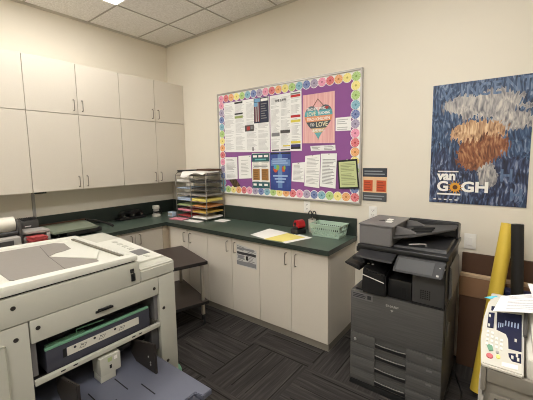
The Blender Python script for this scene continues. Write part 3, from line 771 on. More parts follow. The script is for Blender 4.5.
# paper stacks on the shelves: left bay and right bay
def stack(name, label, cat, x0, x1, y0, y1, z, h, m, rz=0., group=None, n=3):
    cx, cy = (x0+x1)/2, (y0+y1)/2
    mb = MB(); r = random.Random(int(1000*x0)+int(1000*z))
    for k in range(n):
        dx, dy, da = r.uniform(-.004, .004), r.uniform(-.006, .006), r.uniform(-.03, .03)
        mb.box(-(x1-x0)/2, -(y1-y0)/2, h*k/n, (x1-x0)/2, (y1-y0)/2, h*(k+1)/n-.0002, 0, 0, 1, Matrix.Translation((dx, dy, 0)) @ Matrix.Rotation(da, 4, 'Z'))
    o = mb.build(name, m, None, smooth=False, world=False); o.location = (cx, cy, z); o.rotation_euler = (0, 0, rz)
    return tag(o, label, cat, group)
xm = (sx0+sx1)/2
SG = 'paper stacks on the wire sorter'
bays = [(sx0+.012, xm-.01), (xm+.01, sx1-.012)]
ST = [('white paper stack on the bottom right shelf of the sorter', 1, 0, 'white', .018), ('dark red paper stack on the bottom left shelf of the sorter', 0, 0, 'redp', .012),
      ('gold paper stack on the second shelf from the bottom, right bay', 1, 1, 'gold', .016), ('pink paper stack on the second shelf from the bottom, left bay', 0, 1, 'pink', .02),
      ('orange paper stack on the third shelf, right bay of the sorter', 1, 2, 'orange', .016), ('green paper stack on the third shelf, left bay of the sorter', 0, 2, 'ppgreen', .014),
      ('thick bright yellow paper stack halfway up the right bay', 1, 3, 'yellow', .03), ('white paper stack halfway up the left bay of the sorter', 0, 3, 'bluep', .03),
      ('light grey paper stack on the fifth shelf, right bay', 1, 4, 'grey_l', .012), ('grey folder stack on the fifth shelf, left bay', 0, 4, 'grey_l', .014),
      ('dark folder stack on the sixth shelf, right bay', 1, 5, 'grey_d', .016), ('mauve paper stack on the sixth shelf, left bay', 0, 5, 'bluep', .012),
      ('grey folder stack on the seventh shelf, right bay', 1, 6, 'grey_d', .02), ('white paper stack on the seventh shelf, left bay', 0, 6, 'white', .03)]
for lb, bay, lv, mk, h in ST:
    a, b2 = bays[bay]
    stack('paper_stack', lb, 'paper stack', a+.004, b2-.004, sy0+.006, sy1-.012, lev[lv]+.0042, h, M[mk], 0, SG, max(3, int(h/.005)))
# loose things lying on top of the sorter
def draped(name, label, cat, m, pts_front, depth, z, sag, x0, x1, n=14, th=.004):
    """sheet lying on the sorter whose front edge hangs over and waves"""
    bm = bmesh.new(); rows = []
    for j in range(15):
        row = []
        for i in range(n+1):
            u = i/n; v = j/14
            x = x0+(x1-x0)*u; y = sy0+depth-(depth+.05)*v
            zz = z+.004*math.sin(u*9+v*3)-sag*max(0, v-.855)/.145*(.55+.45*math.sin(u*5+1))
            row.append(bm.verts.new((x, y, zz)))
        rows.append(row)
    for j in range(14):
        for i in range(n): bm.faces.new((rows[j][i], rows[j+1][i], rows[j+1][i+1], rows[j][i+1]))
    r = bmesh.ops.extrude_face_region(bm, geom=bm.faces[:]); bmesh.ops.translate(bm, vec=(0, 0, th), verts=[v for v in r['geom'] if isinstance(v, bmesh.types.BMVert)])
    bmesh.ops.recalc_face_normals(bm, faces=bm.faces[:])
    mb = MB(); mb.bm.free(); mb.bm = bm
    o = mb.build(name, m, None); recentre(o, ((x0+x1)/2, (sy0+sy1)/2, z)); return tag(o, label, cat)
draped('paper_pile', 'white papers draped over the front of the top of the sorter', 'papers', M['white'], None, .2, 1.440, .06, xm-.12, sx1+.01, 14, .006)
stack('magazine_pile', 'black magazines lying on top of the sorter at the left', 'magazines', sx0+.01, xm-.128, sy0+.02, sy1-.01, 1.438, .026, M['char_d'], .05, None, 4)
stack('magazine_pile', 'brown and dark magazines on top of the sorter at the right', 'magazines', xm+.0, sx1-.02, sy0+.1, sy1-.0, 1.455, .022, M['wood'], -.08, None, 3)
# papers in front
stack('paper_stack', 'pink papers on the worktop in front of the sorter', 'paper stack', .53, .74, -.44, -.325, ZC, .008, M['pink'], .15, None, 3)
stack('paper_stack', 'white papers on the worktop in front of the right side of the sorter', 'paper stack', .79, 1.02, -.42, -.325, ZC, .005, M['white'], .1, None, 3)
stack('notepad', 'small white notepad on the worktop right of the sorter', 'notepad', 1.10, 1.25, -.23, -.11, ZC, .006, M['white'], .12, None, 3)
tag(recentre(MB().box(.33, -.33, ZC, .43, -.27, ZC+.055, 0, .004).box(.335, -.331, ZC+.01, .425, -.329, ZC+.045, 1).build('card_box', [M['bluep'], M['grey_l']], None), (.38, -.3, ZC)), 'small pale blue card box left of the sorter on the worktop', 'box')
# papers on the middle of the worktop
def lying(name, label, cat, q, m, z=ZC, th=.0012):
    mb = MB(); mb.hexa([(x, y, z) for x, y in q], [(x, y, z+th) for x, y in q]); o = mb.build(name, m, None, smooth=False)
    recentre(o, (sum(p[0] for p in q)/4, sum(p[1] for p in q)/4, z)); return tag(o, label, cat)
lying('paper_sheet', 'white paper lying flat left of the yellow sheet on the worktop', 'paper', [(1.905, -.515), (2.14, -.568), (2.17, -.25), (1.90, -.20)], M['white'])
lying('paper_sheet', 'white paper lying right of the yellow sheet at the worktop edge', 'paper', [(2.31, -.565), (2.36, -.585), (2.46, -.29), (2.24, -.23)], M['white'], ZC, .0012)
lying('paper_sheet', 'yellow sheet lying on the worktop between two white papers', 'paper', [(2.12, -.575), (2.31, -.565), (2.40, -.32), (2.17, -.27)], M['yellow'], ZC+.0016)
# electric pencil sharpener: red cap on black base
t = thing('pencil_sharpener', 'red and black pencil sharpener beside the scissors cup', 'pencil sharpener', (2.26, -.20, ZC), -.35)
MB().box(-.05, -.07, 0, .05, .05, .045, 0, .012, 3).box(-.035, -.05, .045, .035, .045, .075, 0, .01, 2).build('base', M['black'], t, world=False)
MB().prism(blob([(-.038, .06), (-.038, .10), (-.02, .128), (.02, .128), (.038, .10), (.038, .06)]), 'y', -.045, .05, 0, .008).build('cap', M['red'], t, world=False)
MB().cyl((0, -.046, .095), (0, -.056, .095), .018, .014, 16).build('pencil_hole', M['blackm'], t, world=False)
# cup with scissors
o = MB().lathe([(0, 0), (.034, 0), (.036, .02), (.038, .125), (.035, .125), (.033, .008), (0, .008)], (2.335, -.075, ZC), 24).build('pencil_cup', M['mfp'], None)
tag(recentre(o, (2.335, -.075, ZC)), 'white cup holding black-handled scissors behind the green basket', 'cup')
t2 = thing('scissors', 'black-handled scissors standing in the white cup', 'scissors', (2.335, -.075, ZC+.012))
b = MB(); b.hexa([(-.012, -.002, .0), (-.004, -.002, .0), (.008, -.002, .13), (-.006, -.002, .13)], [(-.012, .002, .0), (-.004, .002, .0), (.008, .002, .13), (-.006, .002, .13)])
b.hexa([(.012, .003, .0), (.004, .003, .0), (-.008, .003, .13), (.006, .003, .13)], [(.012, .006, .0), (.004, .006, .0), (-.008, .006, .13), (.006, .006, .13)]); b.build('blades', M['nickel'], t2, world=False)
for sgn in (-1, 1):
    h = MB(); h.tube([(sgn*.022+.017*math.cos(2*PI*k/14), .002+.002*sgn, .168+.026*math.sin(2*PI*k/14)) for k in range(15)], .0055, 8)
    h.tube([(sgn*.004, .002+.002*sgn, .125), (sgn*.014, .002+.002*sgn, .146)], .006, 8); h.build('handle', M['black'], t2, world=False)
# green basket with vertical slots
def basket():
    t = thing('basket', 'pale green slotted plastic basket at the end of the worktop', 'basket', (2.56, -.13, ZC), 0)
    x0, x1, y0, y1, zt = 2.395, 2.70, -.232, -.04, .98
    ins = .018
    def corner(z):
        f = (zt-z)/(zt-ZC)*ins
        return x0+f, x1-f, y0+f, y1-f
    m = MB(); a = corner(ZC); m.box(a[0], a[2], ZC+.0005, a[1], a[3], ZC+.005, 0, .001, 1).build('floor', MG, t)
    for side in range(4):
        m = MB()
        def P(s, z):
            a = corner(z)
            return {0: (a[0]+(a[1]-a[0])*s, a[2], z), 1: (a[1], a[2]+(a[3]-a[2])*s, z), 2: (a[1]-(a[1]-a[0])*s, a[3], z), 3: (a[0], a[3]-(a[3]-a[2])*s, z)}[side]
        nn = 14 if side % 2 == 0 else 9
        nrm = {0: (0, .003, 0), 1: (-.003, 0, 0), 2: (0, -.003, 0), 3: (.003, 0, 0)}[side]
        def slab(s0, s1, z0, z1):
            q = [Vector(P(s0, z0)), Vector(P(s1, z0)), Vector(P(s1, z1)), Vector(P(s0, z1))]
            m.hexa([tuple(v) for v in q], [tuple(v+Vector(nrm)) for v in q])
        slab(0, 1, ZC+.001, ZC+.018); slab(0, 1, ZC+.055, ZC+.066)
        if side % 2 == 0: slab(0, 1, zt-.03, zt)
        else: slab(0, .32, zt-.03, zt); slab(.68, 1, zt-.03, zt); slab(.32, .68, zt-.008, zt)
        for k in range(nn+1):
            s0 = k/nn*.965; slab(s0, s0+.024, ZC+.018, zt-.03)
        m.build('slotted_side', MG, t, smooth=False)
    r = MB(); c_ = [(x0, y0), (x1, y0), (x1, y1), (x0, y1), (x0, y0)]
    for (p, q) in zip(c_, c_[1:]): r.tube([(p[0], p[1], zt), (q[0], q[1], zt)], .0055, 8)
    r.build('rim', MG, t)
MG = mat('pale_green_plastic', (172, 196, 178), .35, alpha=None, var=.03)
basket()

# three-hole punch
t = thing('hole_punch', 'black three-hole punch on the worktop under the wall cupboards', 'hole punch', (.10, -.70, ZC))
MB().box(.05, -.88, ZC+.001, .17, -.53, ZC+.03, 0, .006).build('base', M['black'], t)
for y in (-.815, -.70, -.585):
    h = MB().box(.085, y-.025, ZC+.0305, .15, y+.025, ZC+.07, 0, .006).build('punch_head', M['black'], t)
    MB().cyl((.148, y, ZC+.05), (.155, y, ZC+.05), .011, .011, 16).build('punch_cap', M['chrome'], h)
MB().prism([(-.86, ZC+.07), (-.80, ZC+.105), (-.60, ZC+.105), (-.54, ZC+.07)], 'x', .06, .14, 0, .006).build('lever', M['black'], t)
# upright stapler / tape piece white-black-white
t = thing('tape_dispenser', 'white and black desk gadget standing right of the hole punch', 'tape dispenser', (.24, -.44, ZC))
MB().box(.20, -.475, ZC, .28, -.40, ZC+.03, 0, .006).build('foot', M['mfp'], t)
MB().prism([(.212, ZC+.03), (.272, ZC+.03), (.262, ZC+.10), (.215, ZC+.10)], 'y', -.467, -.408, 0, .005).build('body', M['grey_l'], t)
MB().box(.211, -.468, ZC+.052, .274, -.407, ZC+.072, 0, .003).build('band', M['black'], t)
MB().box(.205, -.472, ZC+.10, .272, -.404, ZC+.145, 0, .01, 3).build('head', M['mfp'], t)
r_ = MB(); r_.tube([(.24+.0*k, -.385+.035*math.cos(PI*k/8-PI/2), ZC+.065+.045*math.sin(PI*k/8-PI/2)) for k in range(9)], .006, 8); r_.build('loop', M['black'], t)

# paper trimmer with sage board
t = thing('paper_trimmer', 'paper trimmer with a sage green board tilted on the worktop behind the duplicator', 'paper trimmer', (.3, -1.45, ZC))
MB().hexa([(.10, -1.68, .925), (.57, -1.715, .925), (.57, -1.32, .925), (.10, -1.25, .925)], [(.10, -1.68, .945), (.57, -1.715, .945), (.57, -1.32, .945), (.10, -1.25, .945)], 0, .003).build('board', M['steel_g'], t)
MB().hexa([(.09, -1.69, .93), (.112, -1.69, .93), (.112, -1.24, .93), (.09, -1.24, .93)], [(.09, -1.69, .958), (.112, -1.69, .958), (.112, -1.24, .958), (.09, -1.24, .958)]).build('ruler_rail', M['wood'], t)
for x, y in ((.14, -1.62), (.14, -1.32), (.52, -1.66), (.52, -1.38)): MB().cyl((x, y, ZC), (x, y, .925), .014, .014, 12).build('foot', M['rubber'], t)
MB().box(.14, -1.60, .885, .56, -1.28, .924, 0, .002).build('underframe', M['black'], t)
a = MB(); a.tube([(.12, -1.225, .93), (.30, -1.225, .955), (.56, -1.22, .95)], .011, 8); a.cyl((.12, -1.25, .94), (.12, -1.21, .94), .018, .018, 14); a.build('blade_arm', M['black'], t)
a = MB(); a.tube([(.56, -1.22, .95), (.66, -1.215, .935)], .014, 10); a.build('handle', M['black'], t)
# comb binding machine
t = thing('binding_machine', 'grey comb binding machine beside the laminator', 'binding machine', (.25, -1.83, ZC))
MB().box(.09, -1.905, ZC, .46, -1.72, .93, 0, .006).build('base', M['grey_l'], t)
MB().box(.10, -1.90, .93, .26, -1.725, 1.04, 0, .012).build('body', M['grey_d'], t)
c = MB()
for k in range(12): c.box(.16, -1.895+.0142*k, 1.041, .22, -1.889+.0142*k, 1.062)
c.build('comb_teeth', M['char'], t)
MB().box(.2605, -1.84, .985, .2625, -1.79, .993).build('name_plate', M['outlet'], t)
MB().hexa([(.34, -1.905, .962), (.52, -1.905, .962), (.52, -1.72, .955), (.34, -1.72, .955)], [(.34, -1.905, .985), (.52, -1.905, .985), (.52, -1.72, .978), (.34, -1.72, .978)], 0, .004).build('table', M['grey_l'], t)
MB().box(.462, -1.75, ZC, .52, -1.721, .954, 0, .004).build('side_leg', M['grey_l'], t)
stack('paper_stack', 'red papers tucked into the front of the binding machine', 'paper stack', .475, .60, -1.885, -1.775, ZC, .075, M['redp'], .1, None, 8)
# laminator with film roll
t = thing('laminator', 'roll laminator with a big clear film roll at the left edge', 'laminator', (.33, -2.25, ZC))
MB().box(  .12, -2.58, ZC, .54, -1.945, .955, 0, .012).build('base', M['grey_l'], t)
MB().box(.541, -2.55, .88, .546, -2.0, .935, 0, .001, 1).build('front_panel', M['grey_d'], t)
MB().box(.14, -1.936, ZC, .46, -1.912, 1.085, 0, .008).build('side_plate', M['grey_d'], t)
MB().box(.14, -2.60, ZC, .46, -2.585, 1.07, 0, .006).build('side_plate', M['grey_d'], t)
MB().cyl((.33, -2.58, 1.045), (.33, -1.938, 1.045), .072, .065, 28).build('film_roll', M['roll_w'], t)
MB().cyl((.44, -2.57, .976), (.44, -1.945, .976), .02, .02, 16).build('roller', M['black'], t)
MB().cyl((.40, -1.9115, .91), (.40, -1.9085, .91), .022, .02, 16).build('knob', M['grey_d'], t)
# conduit on the wall and power strip
o = MB(); o.box(.001, -1.695, .98, .022, -1.67, 1.306, 0, .002, 1)
tag(recentre(o.build('wire_channel', M['grey_l'], None), (.012, -1.68, .98)), 'thin grey wire channel running down the wall behind the binding machine', 'wire channel')
o = MB().box(.02, -1.675, 1.268, .06, -1.575, 1.305, 0, .003)
t = thing('power_strip', 'short black power strip fixed under the wall cupboards', 'power strip', (.04, -1.62, 1.268)); o.build('housing', M['black'], t)
s_ = MB()
for k in range(3): s_.box(.0605, -1.66+.03*k, 1.278, .0615, -1.642+.03*k, 1.296)
s_.build('socket', M['grey_d'], t)

# ------------------------------------------------------------------ big duplicator (foreground left)
DX0, DX1, DY0, DY1 = 1.0, 2.02, -2.66, -1.475
t = thing('duplicator', 'big putty-coloured duplicator with an open feed bay and a blue-grey feed tray', 'duplicator', ((DX0+DX1)/2, (DY0+DY1)/2, 0))
yR, yL = -1.605, -2.325          # inner edges of the right column and the left panel
# lower shell
s = MB()
s.box(DX0, DY0, .09, 1.60, DY1, .8165, 0, .008)                    # core behind the bays
s.build('core', M['grey_d'], t)
s = MB(); s.box(1.602, yR, .08, DX1, DY1, .8155, 0, .01)           # right column
s.build('side_column', M['putty'], t)
s = MB(); s.box(1.602, DY0, .08, DX1, yL-.004, .8155, 0, .01)
lp = s.build('side_panel', M['putty'], t)
s = MB(); s.box(DX1+.0002, DY0+.03, .12, DX1+.006, -2.425, .742, 0, .012, 3); s.build('access_cover', M['putty'], lp)
s = MB(); s.box(1.75, yL, .695, DX1+.002, yR-.003, .8155, 0, .005); up_p = s.build('upper_panel', M['putty'], t)
# recessed handle in upper panel
h = MB(); h.box(DX1+.0022, -2.018, .727, DX1+.006, -1.915, .742, 0, .002, 1).tube([(DX1+.004, -2.0, .742), (DX1+.018, -1.995, .748), (DX1+.018, -1.935, .748), (DX1+.004, -1.93, .742)], .006, 8).build('grip', M['black'], up_p)
# upper body: slopes down to the operator side
prof = [(DX0, .8175), (DX1+.004, .8175), (DX1+.004, .893), (DX1-.012, .905), (1.30, .955), (DX0, .962)]
s = MB(); s.prism(prof, 'y', -1.735, DY1, 0, .008); s.build('control_end', M['putty'], t)
s = MB(); s.box(DX0, DY0, .8175, DX1+.004, -1.7355, .958, 0, .008); ub = s.build('upper_body', M['putty'], t)
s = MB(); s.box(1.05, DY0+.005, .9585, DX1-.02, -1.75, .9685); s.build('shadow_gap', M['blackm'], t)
# operator panel on the sloped end
pn = MB(); sl = lambda x: .905+(DX1-.012-x)*(.05/.708)
def slope_slab(x0, y0, x1, y1, h0, h1, mi=0):
    pn.hexa([(x0, y0, sl(x0)+h0), (x1, y0, sl(x1)+h0), (x1, y1, sl(x1)+h0), (x0, y1, sl(x0)+h0)], [(x0, y0, sl(x0)+h1), (x1, y0, sl(x1)+h1), (x1, y1, sl(x1)+h1), (x0, y1, sl(x0)+h1)], mi, .0015)
slope_slab(1.34, -1.70, 1.93, -1.50, .0005, .012)
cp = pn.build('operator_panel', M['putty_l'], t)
pn = MB(); slope_slab(1.70, -1.62, 1.82, -1.53, .0125, .014); pn.build('display', M['greyp'], cp)
for x, wx, y0_, y1_ in [(1.40+.075*k, .045, -1.60, -1.565) for k in range(4)]+[(1.84+.03*k, .02, -1.60, -1.57) for k in range(2)]:
    pn = MB(); slope_slab(x, y0_, x+wx, y1_, .0125, .015); pn.build('key', M['putty'], cp)
# latch
l = MB(); l.box(DX1+.0045, -1.80, .90, DX1+.012, -1.775, .925, 0, .002, 1).box(DX1+.0045, -1.795, .845, DX1+.010, -1.768, .892, 0, .002, 1).tube([(DX1+.012, -1.79, .915), (DX1+.022, -1.785, .90), (DX1+.012, -1.782, .875)], .004, 6)
l.build('latch', M['black'], t)
# platen cover with a recessed document tray
CX0, CX1, CY0, CY1, CZ = 1.10, 2.02, -2.62, -1.742, 1.03
cv = MB()
cv.box(CX0, CY0, .969, CX1, CY1, 1.008, 0, .006)
# rim around the recess
ri = (1.20, -2.36, 1.955, -1.795)
cv.prism([(CX0, 1.0085), (CX0+.004, 1.026), (CX0+.02, CZ), (ri[0]-.01, CZ), (ri[0], 1.0085)], 'y', CY0, CY1)
cv.prism([(ri[2], 1.0085), (ri[2]+.012, CZ), (CX1-.02, CZ), (CX1-.004, 1.022), (CX1, 1.0085)], 'y', CY0, CY1)
cv.prism([(ri[3], 1.0085), (ri[3]+.006, CZ), (CY1-.02, CZ), (CY1-.004, 1.024), (CY1, 1.0085)], 'x', ri[0], ri[2])
cv.prism([(CY0, 1.0085), (CY0, 1.02), (CY0+.03, CZ), (ri[1]-.08, CZ), (ri[1], 1.0085)], 'x', ri[0], ri[2])
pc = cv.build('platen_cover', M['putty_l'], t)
fl = MB(); zf = 1.0088
# grey tray floor with a pale wedge between its two arms
fl.prism([(1.21, -2.25), (1.21, -1.93), (1.28, -1.885), (1.50, -1.92), (1.52, -2.02), (1.58, -2.085), (1.87, -1.925), (1.93, -1.935), (1.945, -2.33), (1.90, -2.36), (1.30, -2.36)], 'z', zf, zf+.0025)
fl.build('tray_floor', M['taupe'], pc, smooth=False)
w_ = MB(); w_.hexa([(1.50, -1.925, 1.010), (1.585, -2.08, 1.010), (1.865, -1.92, 1.010), (1.70, -1.83, 1.010)], [(1.50, -1.925, 1.016), (1.585, -2.08, 1.0125), (1.865, -1.92, 1.018), (1.70, -1.83, 1.02)])
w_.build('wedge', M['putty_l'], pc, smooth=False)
g_ = MB(); g_.box(1.215, -1.812, 1.0105, 1.95, -1.7955, 1.0285); g_.build('recess_wall_shade', mat('recess_shade_grey', (110, 106, 92), .6), pc, smooth=False)  # grey bar painting the shade on the recess's right wall
g_ = MB(); g_.tube([(1.26, -2.03, zf+.003), (1.60, -2.085, zf+.003), (1.93, -2.12, zf+.003)], .0016, 5); g_.build('fold_line', mat('fold_grey', (104, 98, 92), .7), pc)
# the cover gets thinner toward the operator end
for o_ in [pc]+list(pc.children):
    for v in o_.data.vertices:
        wy, wz = v.co.y+t.location.y, v.co.z
        if wz > .969: v.co.z = wz-.028*max(0, min(1.1, (wy+2.42)/.675))*(wz-.969)/.061
# screws
for y, z in ((-2.293, .768), (-1.574, .585), (-2.384, .906), (-2.384, .745), (-1.561, .194), (-1.64, .745)):
    off = .0065 if z < .82 and y > -2.33 else (.0045 if z > .82 else .0004)
    xx = DX1+(.0042 if z > .82 else (.0022 if -2.325 < y < -1.608 else .0002))
    MB().cyl((xx, y, z), (xx+.002, y, z), .011, .0105, 16).build('screw', M['brownblk'], t)
# feed bay frame
fr = MB(); fr.box(1.998, yL, .468, 2.022, yR-.003, .494, 0, .003); fr.build('cross_beam', M['putty'], t)
sl_ = MB()
for y in (-2.20, -2.14, -1.80, -1.755): sl_.box(2.0222, y-.011, .482, 2.0232, y+.011, .489)
sl_.build('beam_slots', M['blackm'], t, smooth=False)
MB().box(1.66, yL, .5125, 2.0, yL+.022, .694).build('bay_side', M['greyp'], t); MB().box(1.66, yR-.03, .5125, 2.0, yR-.004, .694).build('bay_side', M['greyp'], t)
MB().box(1.603, yL+.0005, .5125, 1.66, yR-.0035, .694).build('bay_back', M['blackm'], t)
# slate box with green lever, label strip
bx = MB(); bx.box(1.70, -2.262, .49, 1.99, -1.665, .612, 0, .004); db = bx.build('master_box', M['navybox'], t)
MB().box(1.9902, -2.165, .538, 1.9935, -1.745, .585, 0, .0005, 1).build('label_strip', M['mfp'], db)
ic = MB()
MB().box(1.9902, -2.185, .538, 1.9925, -2.168, .585, 0, .0005, 1).build('black_tab', M['blackm'], db)
for k, y in enumerate((-2.125, -2.02, -1.90)):
    ic.cyl((1.9935, y, .572), (1.9942, y, .572), .007, .007, 12)
    q = [(y+.022, .552), (y+.05, .552), (y+.062, .570), (y+.034, .570)]
    for a, b in zip(q, q[1:]+q[:1]): ic.tube([(1.9938, a[0], a[1]), (1.9938, b[0], b[1])], .0011, 4)
    ic.tube([(1.9938, y+.03, .575), (1.9938, y+.045, .560)], .0014, 4)
ic.build('label_symbols', M['ink'], db, smooth=False)
lv = MB(); lv.box(1.972, -2.265, .6125, 1.992, -1.672, .628, 0, .004).box(1.95, -2.255, .6125, 1.972, -2.06, .632, 0, .004).tube([(1.962, -2.10, .63), (1.962, -2.10, .652), (1.962, -1.95, .645)], .004, 6)
lv.build('lever', M['mint'], db)
MB().box(1.72, -2.22, .613, 1.90, -2.06, .668, 0, .006).build('inner_roller', M['char_d'], t); MB().box(1.72, -1.93, .613, 1.90, -1.68, .66, 0, .006).build('inner_roller', M['char_d'], t)
# hanging centre bracket
MB().box(1.93, -2.018, .340, 2.034, -1.898, .4475, 0, .004).build('centre_bracket', M['putty'], t)
MB().box(1.94, -2.018, .3005, 2.03, -1.93, .3395, 0, .003).build('bracket_foot', M['putty'], t)
p = MB(); p.box(2.0342, -1.975, .412, 2.0352, -1.95, .437, 0).box(2.0342, -1.938, .412, 2.0352, -1.918, .433, 1).box(2.0342, -1.966, .368, 2.0352, -1.953, .39, 2)
p.build('stickers', [M['ppgreen'], M['outlet'], M['blackm']], t, smooth=False)
MB().box(1.603, yL+.0005, .09, 1.64, yR-.0035, .46).build('lower_back', M['blackm'], t)
MB().box(1.65, -2.32, .40, 1.90, -2.07, .445, 0, .004).box(1.65, -1.92, .40, 1.90, -1.62, .445, 0, .004).cyl((1.85, -1.92, .35), (1.85, -1.62, .35), .02, .02, 14).build('feed_rollers', M['char_d'], t)
MB().box(1.905, yR-.06, .30, 2.0, yR-.004, .455, 0, .006).build('side_slide', M['char'], t)
# feed tray
tr = MB()
TZ = .30
tr.prism([(1.66, -2.31), (1.66, -1.665), (2.585, -1.665), (2.585, -1.73), (2.53, -1.74), (2.53, -2.235), (2.585, -2.245), (2.585, -2.31)], 'z', TZ-.032, TZ, 0, .004)
ft = tr.build('feed_tray', M['bluegrey'], t)
MB().box(2.533, -2.225, TZ-.03, 2.615, -1.75, TZ-.008, 0, .006).build('tray_extension', M['navybox'], ft)
for y, xa, xb in ((-2.10, 2.05, 2.20), (-1.95, 2.05, 2.20), (-2.03, 2.22, 2.36), (-1.88, 2.22, 2.36)):
    MB().box(xa, y-.003, TZ+.0004, xb, y+.003, TZ+.0012).build('tray_slot', M['blackm'], ft, smooth=False)
# side fences standing in the tray
for yy_, lb in ((-1.775, 1), (-2.205, 2)):
    f_ = MB(); f_.prism([(1.945, .435), (2.215, .490), (2.22, TZ+.0005), (2.0, TZ+.0005), (1.945, .34)], 'y', yy_-.008, yy_+.008, 0, .003)
    f_.build('side_fence', M['brownblk'], ft)
r_ = MB()
for z in (.39, .36, .345): r_.cyl((2.15+.02*(z < .38), -1.7832, z), (2.15+.02*(z < .38), -1.786, z), .006, .006, 10)
r_.build('fence_rivets', M['lip'], ft, smooth=False)
# stand base and casters
MB().box(1.1, DY0+.05, .075, 1.96, DY1-.03, .0895, 0, .004).build('stand_base', M['greyp'], t)
for x, y in ((1.965, -1.452), (1.965, -2.60), (1.08, -1.52), (1.08, -2.60)):
    c = MB(); c.cyl((x, y-.014, .04), (x, y+.014, .04), .0395, .0395, 22, 0)
    cw = c.build('caster', M['mint'], t)
    MB().cyl((x, y+.0142, .04), (x, y+.017, .04), .022, .022, 16).cyl((x, y-.017, .04), (x, y-.0142, .04), .022, .022, 16).box(x-.01, y-.03, .04, x+.01, y-.0175, .08).build('hub', M['black'], cw)

# ------------------------------------------------------------------ trolley
e1 = math.atan2(-.20, .63)
# local frame: X along the long edge toward the right front corner, Y toward the back
t = thing('trolley', 'two-tier dark brown trolley with metal posts between duplicator and cupboards', 'trolley', (1.62, -.82, 0), e1)
TL, TW, TT = .68, .46, .635
# right-back corner (toward the base cupboards) at local (0,0); shelf extends -X and -Y
def shelf(z0, z1, nm):
    MB().box(-TL, -TW, z0, 0, 0, z1, 0, .003, 1).build(nm, M['trol'], t, world=False)
    MB().box(-TL-.003, -TW-.003, z0+.001, -TL-.0002, .003, z1-.001).box(.0002, -TW-.003, z0+.001, .003, .003, z1-.001).box(-TL, .0002, z0+.001, 0, .003, z1-.001).box(-TL, -TW-.003, z0+.001, 0, -TW-.0002, z1-.001).build('edge_band', M['trol_e'], t, world=False, smooth=False)
shelf(TT-.032, TT, 'top_shelf'); shelf(.215, .243, 'lower_shelf')
for x in (-.04, -TL+.04):
    for y in (-.04, -TW+.04):
        MB().box(x-.014, y-.014,   .105, x+.014, y+.014, .2145, 0, .002, 1).box(x-.014, y-.014, .2435, x+.014, y+.014, TT-.0325, 0, .002, 1).build('post', M['post'], t, world=False)
        c = MB(); c.box(x-.013, y-.013, .055, x+.013, y+.013, .1045, 0, .003, 1); cs = c.build('caster', M['black'], t, world=False)
        MB().cyl((x, y-.009, .03), (x, y+.009, .03), .03, .03, 18).build('wheel', M['rubber'], cs, world=False)
        MB().cyl((x, y-.0125, .03), (x, y-.0095, .03), .016, .016, 14).cyl((x, y+.0095, .03), (x, y+.0125, .03), .016, .016, 14).build('hub', M['chrome'], cs, world=False)

# ------------------------------------------------------------------ office copier
t = thing('copier', 'tall charcoal office copier with four paper drawers and a tilted touch screen', 'copier', (3.035, -.77, 0))
Bd = lambda mb, n, m, p=None, sm=True: mb.build(n, M[m] if isinstance(m, str) else m, p or t, smooth=sm, world=False)
CW, CD, CT = .573, .575, .69
Bd(MB().box(.0, .025, .035, CW, CD, CT, 0, .006), 'lower_body', 'char')
Bd(MB().prism([(-.004, .0), (.578, .0), (.573, .0345), (.004, .0345)], 'y', -.006, CD-.03, 0, .002), 'foot', 'blackm')
fc = Bd(MB().box(.0, 0, .388, CW, .0245, CT-.001, 0, .005), 'front_cover', 'char_w')
zs = [.036, .118, .212, .304, .386]
for k in range(4):
    d = Bd(MB().box(.0, 0, zs[k]+.001, .172, .0245, zs[k+1]-.001, 0, .003).box(.373, 0, zs[k]+.001, CW, .0245, zs[k+1]-.001, 0, .003).box(.172, .012, zs[k]+.001, .373, .0245, zs[k+1]-.001), 'paper_drawer', 'char_w')
    zh = zs[k+1]-.042
    Bd(MB().prism([(-.004, zh), (.008, zh), (.0115, zh-.022), (-.001, zh-.026)], 'x', .173, .372, 0, .002), 'handle', 'char_d', d)
    Bd(MB().prism([(.175, zh+.008), (.225, zh+.003), (.32, zh+.003), (.37, zh+.008), (.37, zh+.003), (.32, zh-.003), (.225, zh-.003), (.175, zh+.003)], 'y', -.0065, -.0042, 0, .0006), 'grip_lip', 'lip', d)
    if k: Bd(MB().box(.490, -.0012, zs[k+1]-.024, .522, -.0002, zs[k+1]-.012), 'size_badge', 'greyp', d, False)
Bd(MB().cyl((.035, -.0005, .335), (.035, -.006, .335), .010, .008, 16), 'lock', 'lip')
# maker's mark + service label
p = MB()
p.text('SHARP', .020, Matrix(((1, 0, 0, .278), (0, 0, -1, -.0008), (0, 1, 0, .629), (0, 0, 0, 1))), 0, .0004, 'CENTER', 1.35, .0006)
p.prism([(.268, .612), (.288, .612), (.278, .597)], 'y', -.0012, -.0004, 0)
Bd(p, 'front_mark', 'lip', fc, False)
p = MB(); p.box(.010, -.0012, .632, .152, -.0003, .677, 1)
for k, (a, b) in enumerate(((.016, .09), (.016, .105), (.016, .10))): p.box(a, -.0018, .664-.011*k, b, -.0012, .670-.011*k, 0)
p.box(.116, -.0018, .642, .142, -.0012, .668, 0)
p.build('service_label', [M['ink'], M['greyp']], fc, smooth=False, world=False)
# right side
Bd(MB().box(CW+.0005, .06, .42, CW+.004, .50, CT-.01, 0, .002), 'side_door', 'char')
Bd(MB().box(CW+.0042, .12, .46, CW+.010, .18, .55, 0, .003), 'side_handle', 'greyp')
Bd(MB().prism([(CW+.001, .70), (CW+.020, .72), (CW+.014, .90), (CW+.001, .92)], 'y', .14, .50, 0, .004), 'bypass_tray', 'greyp')
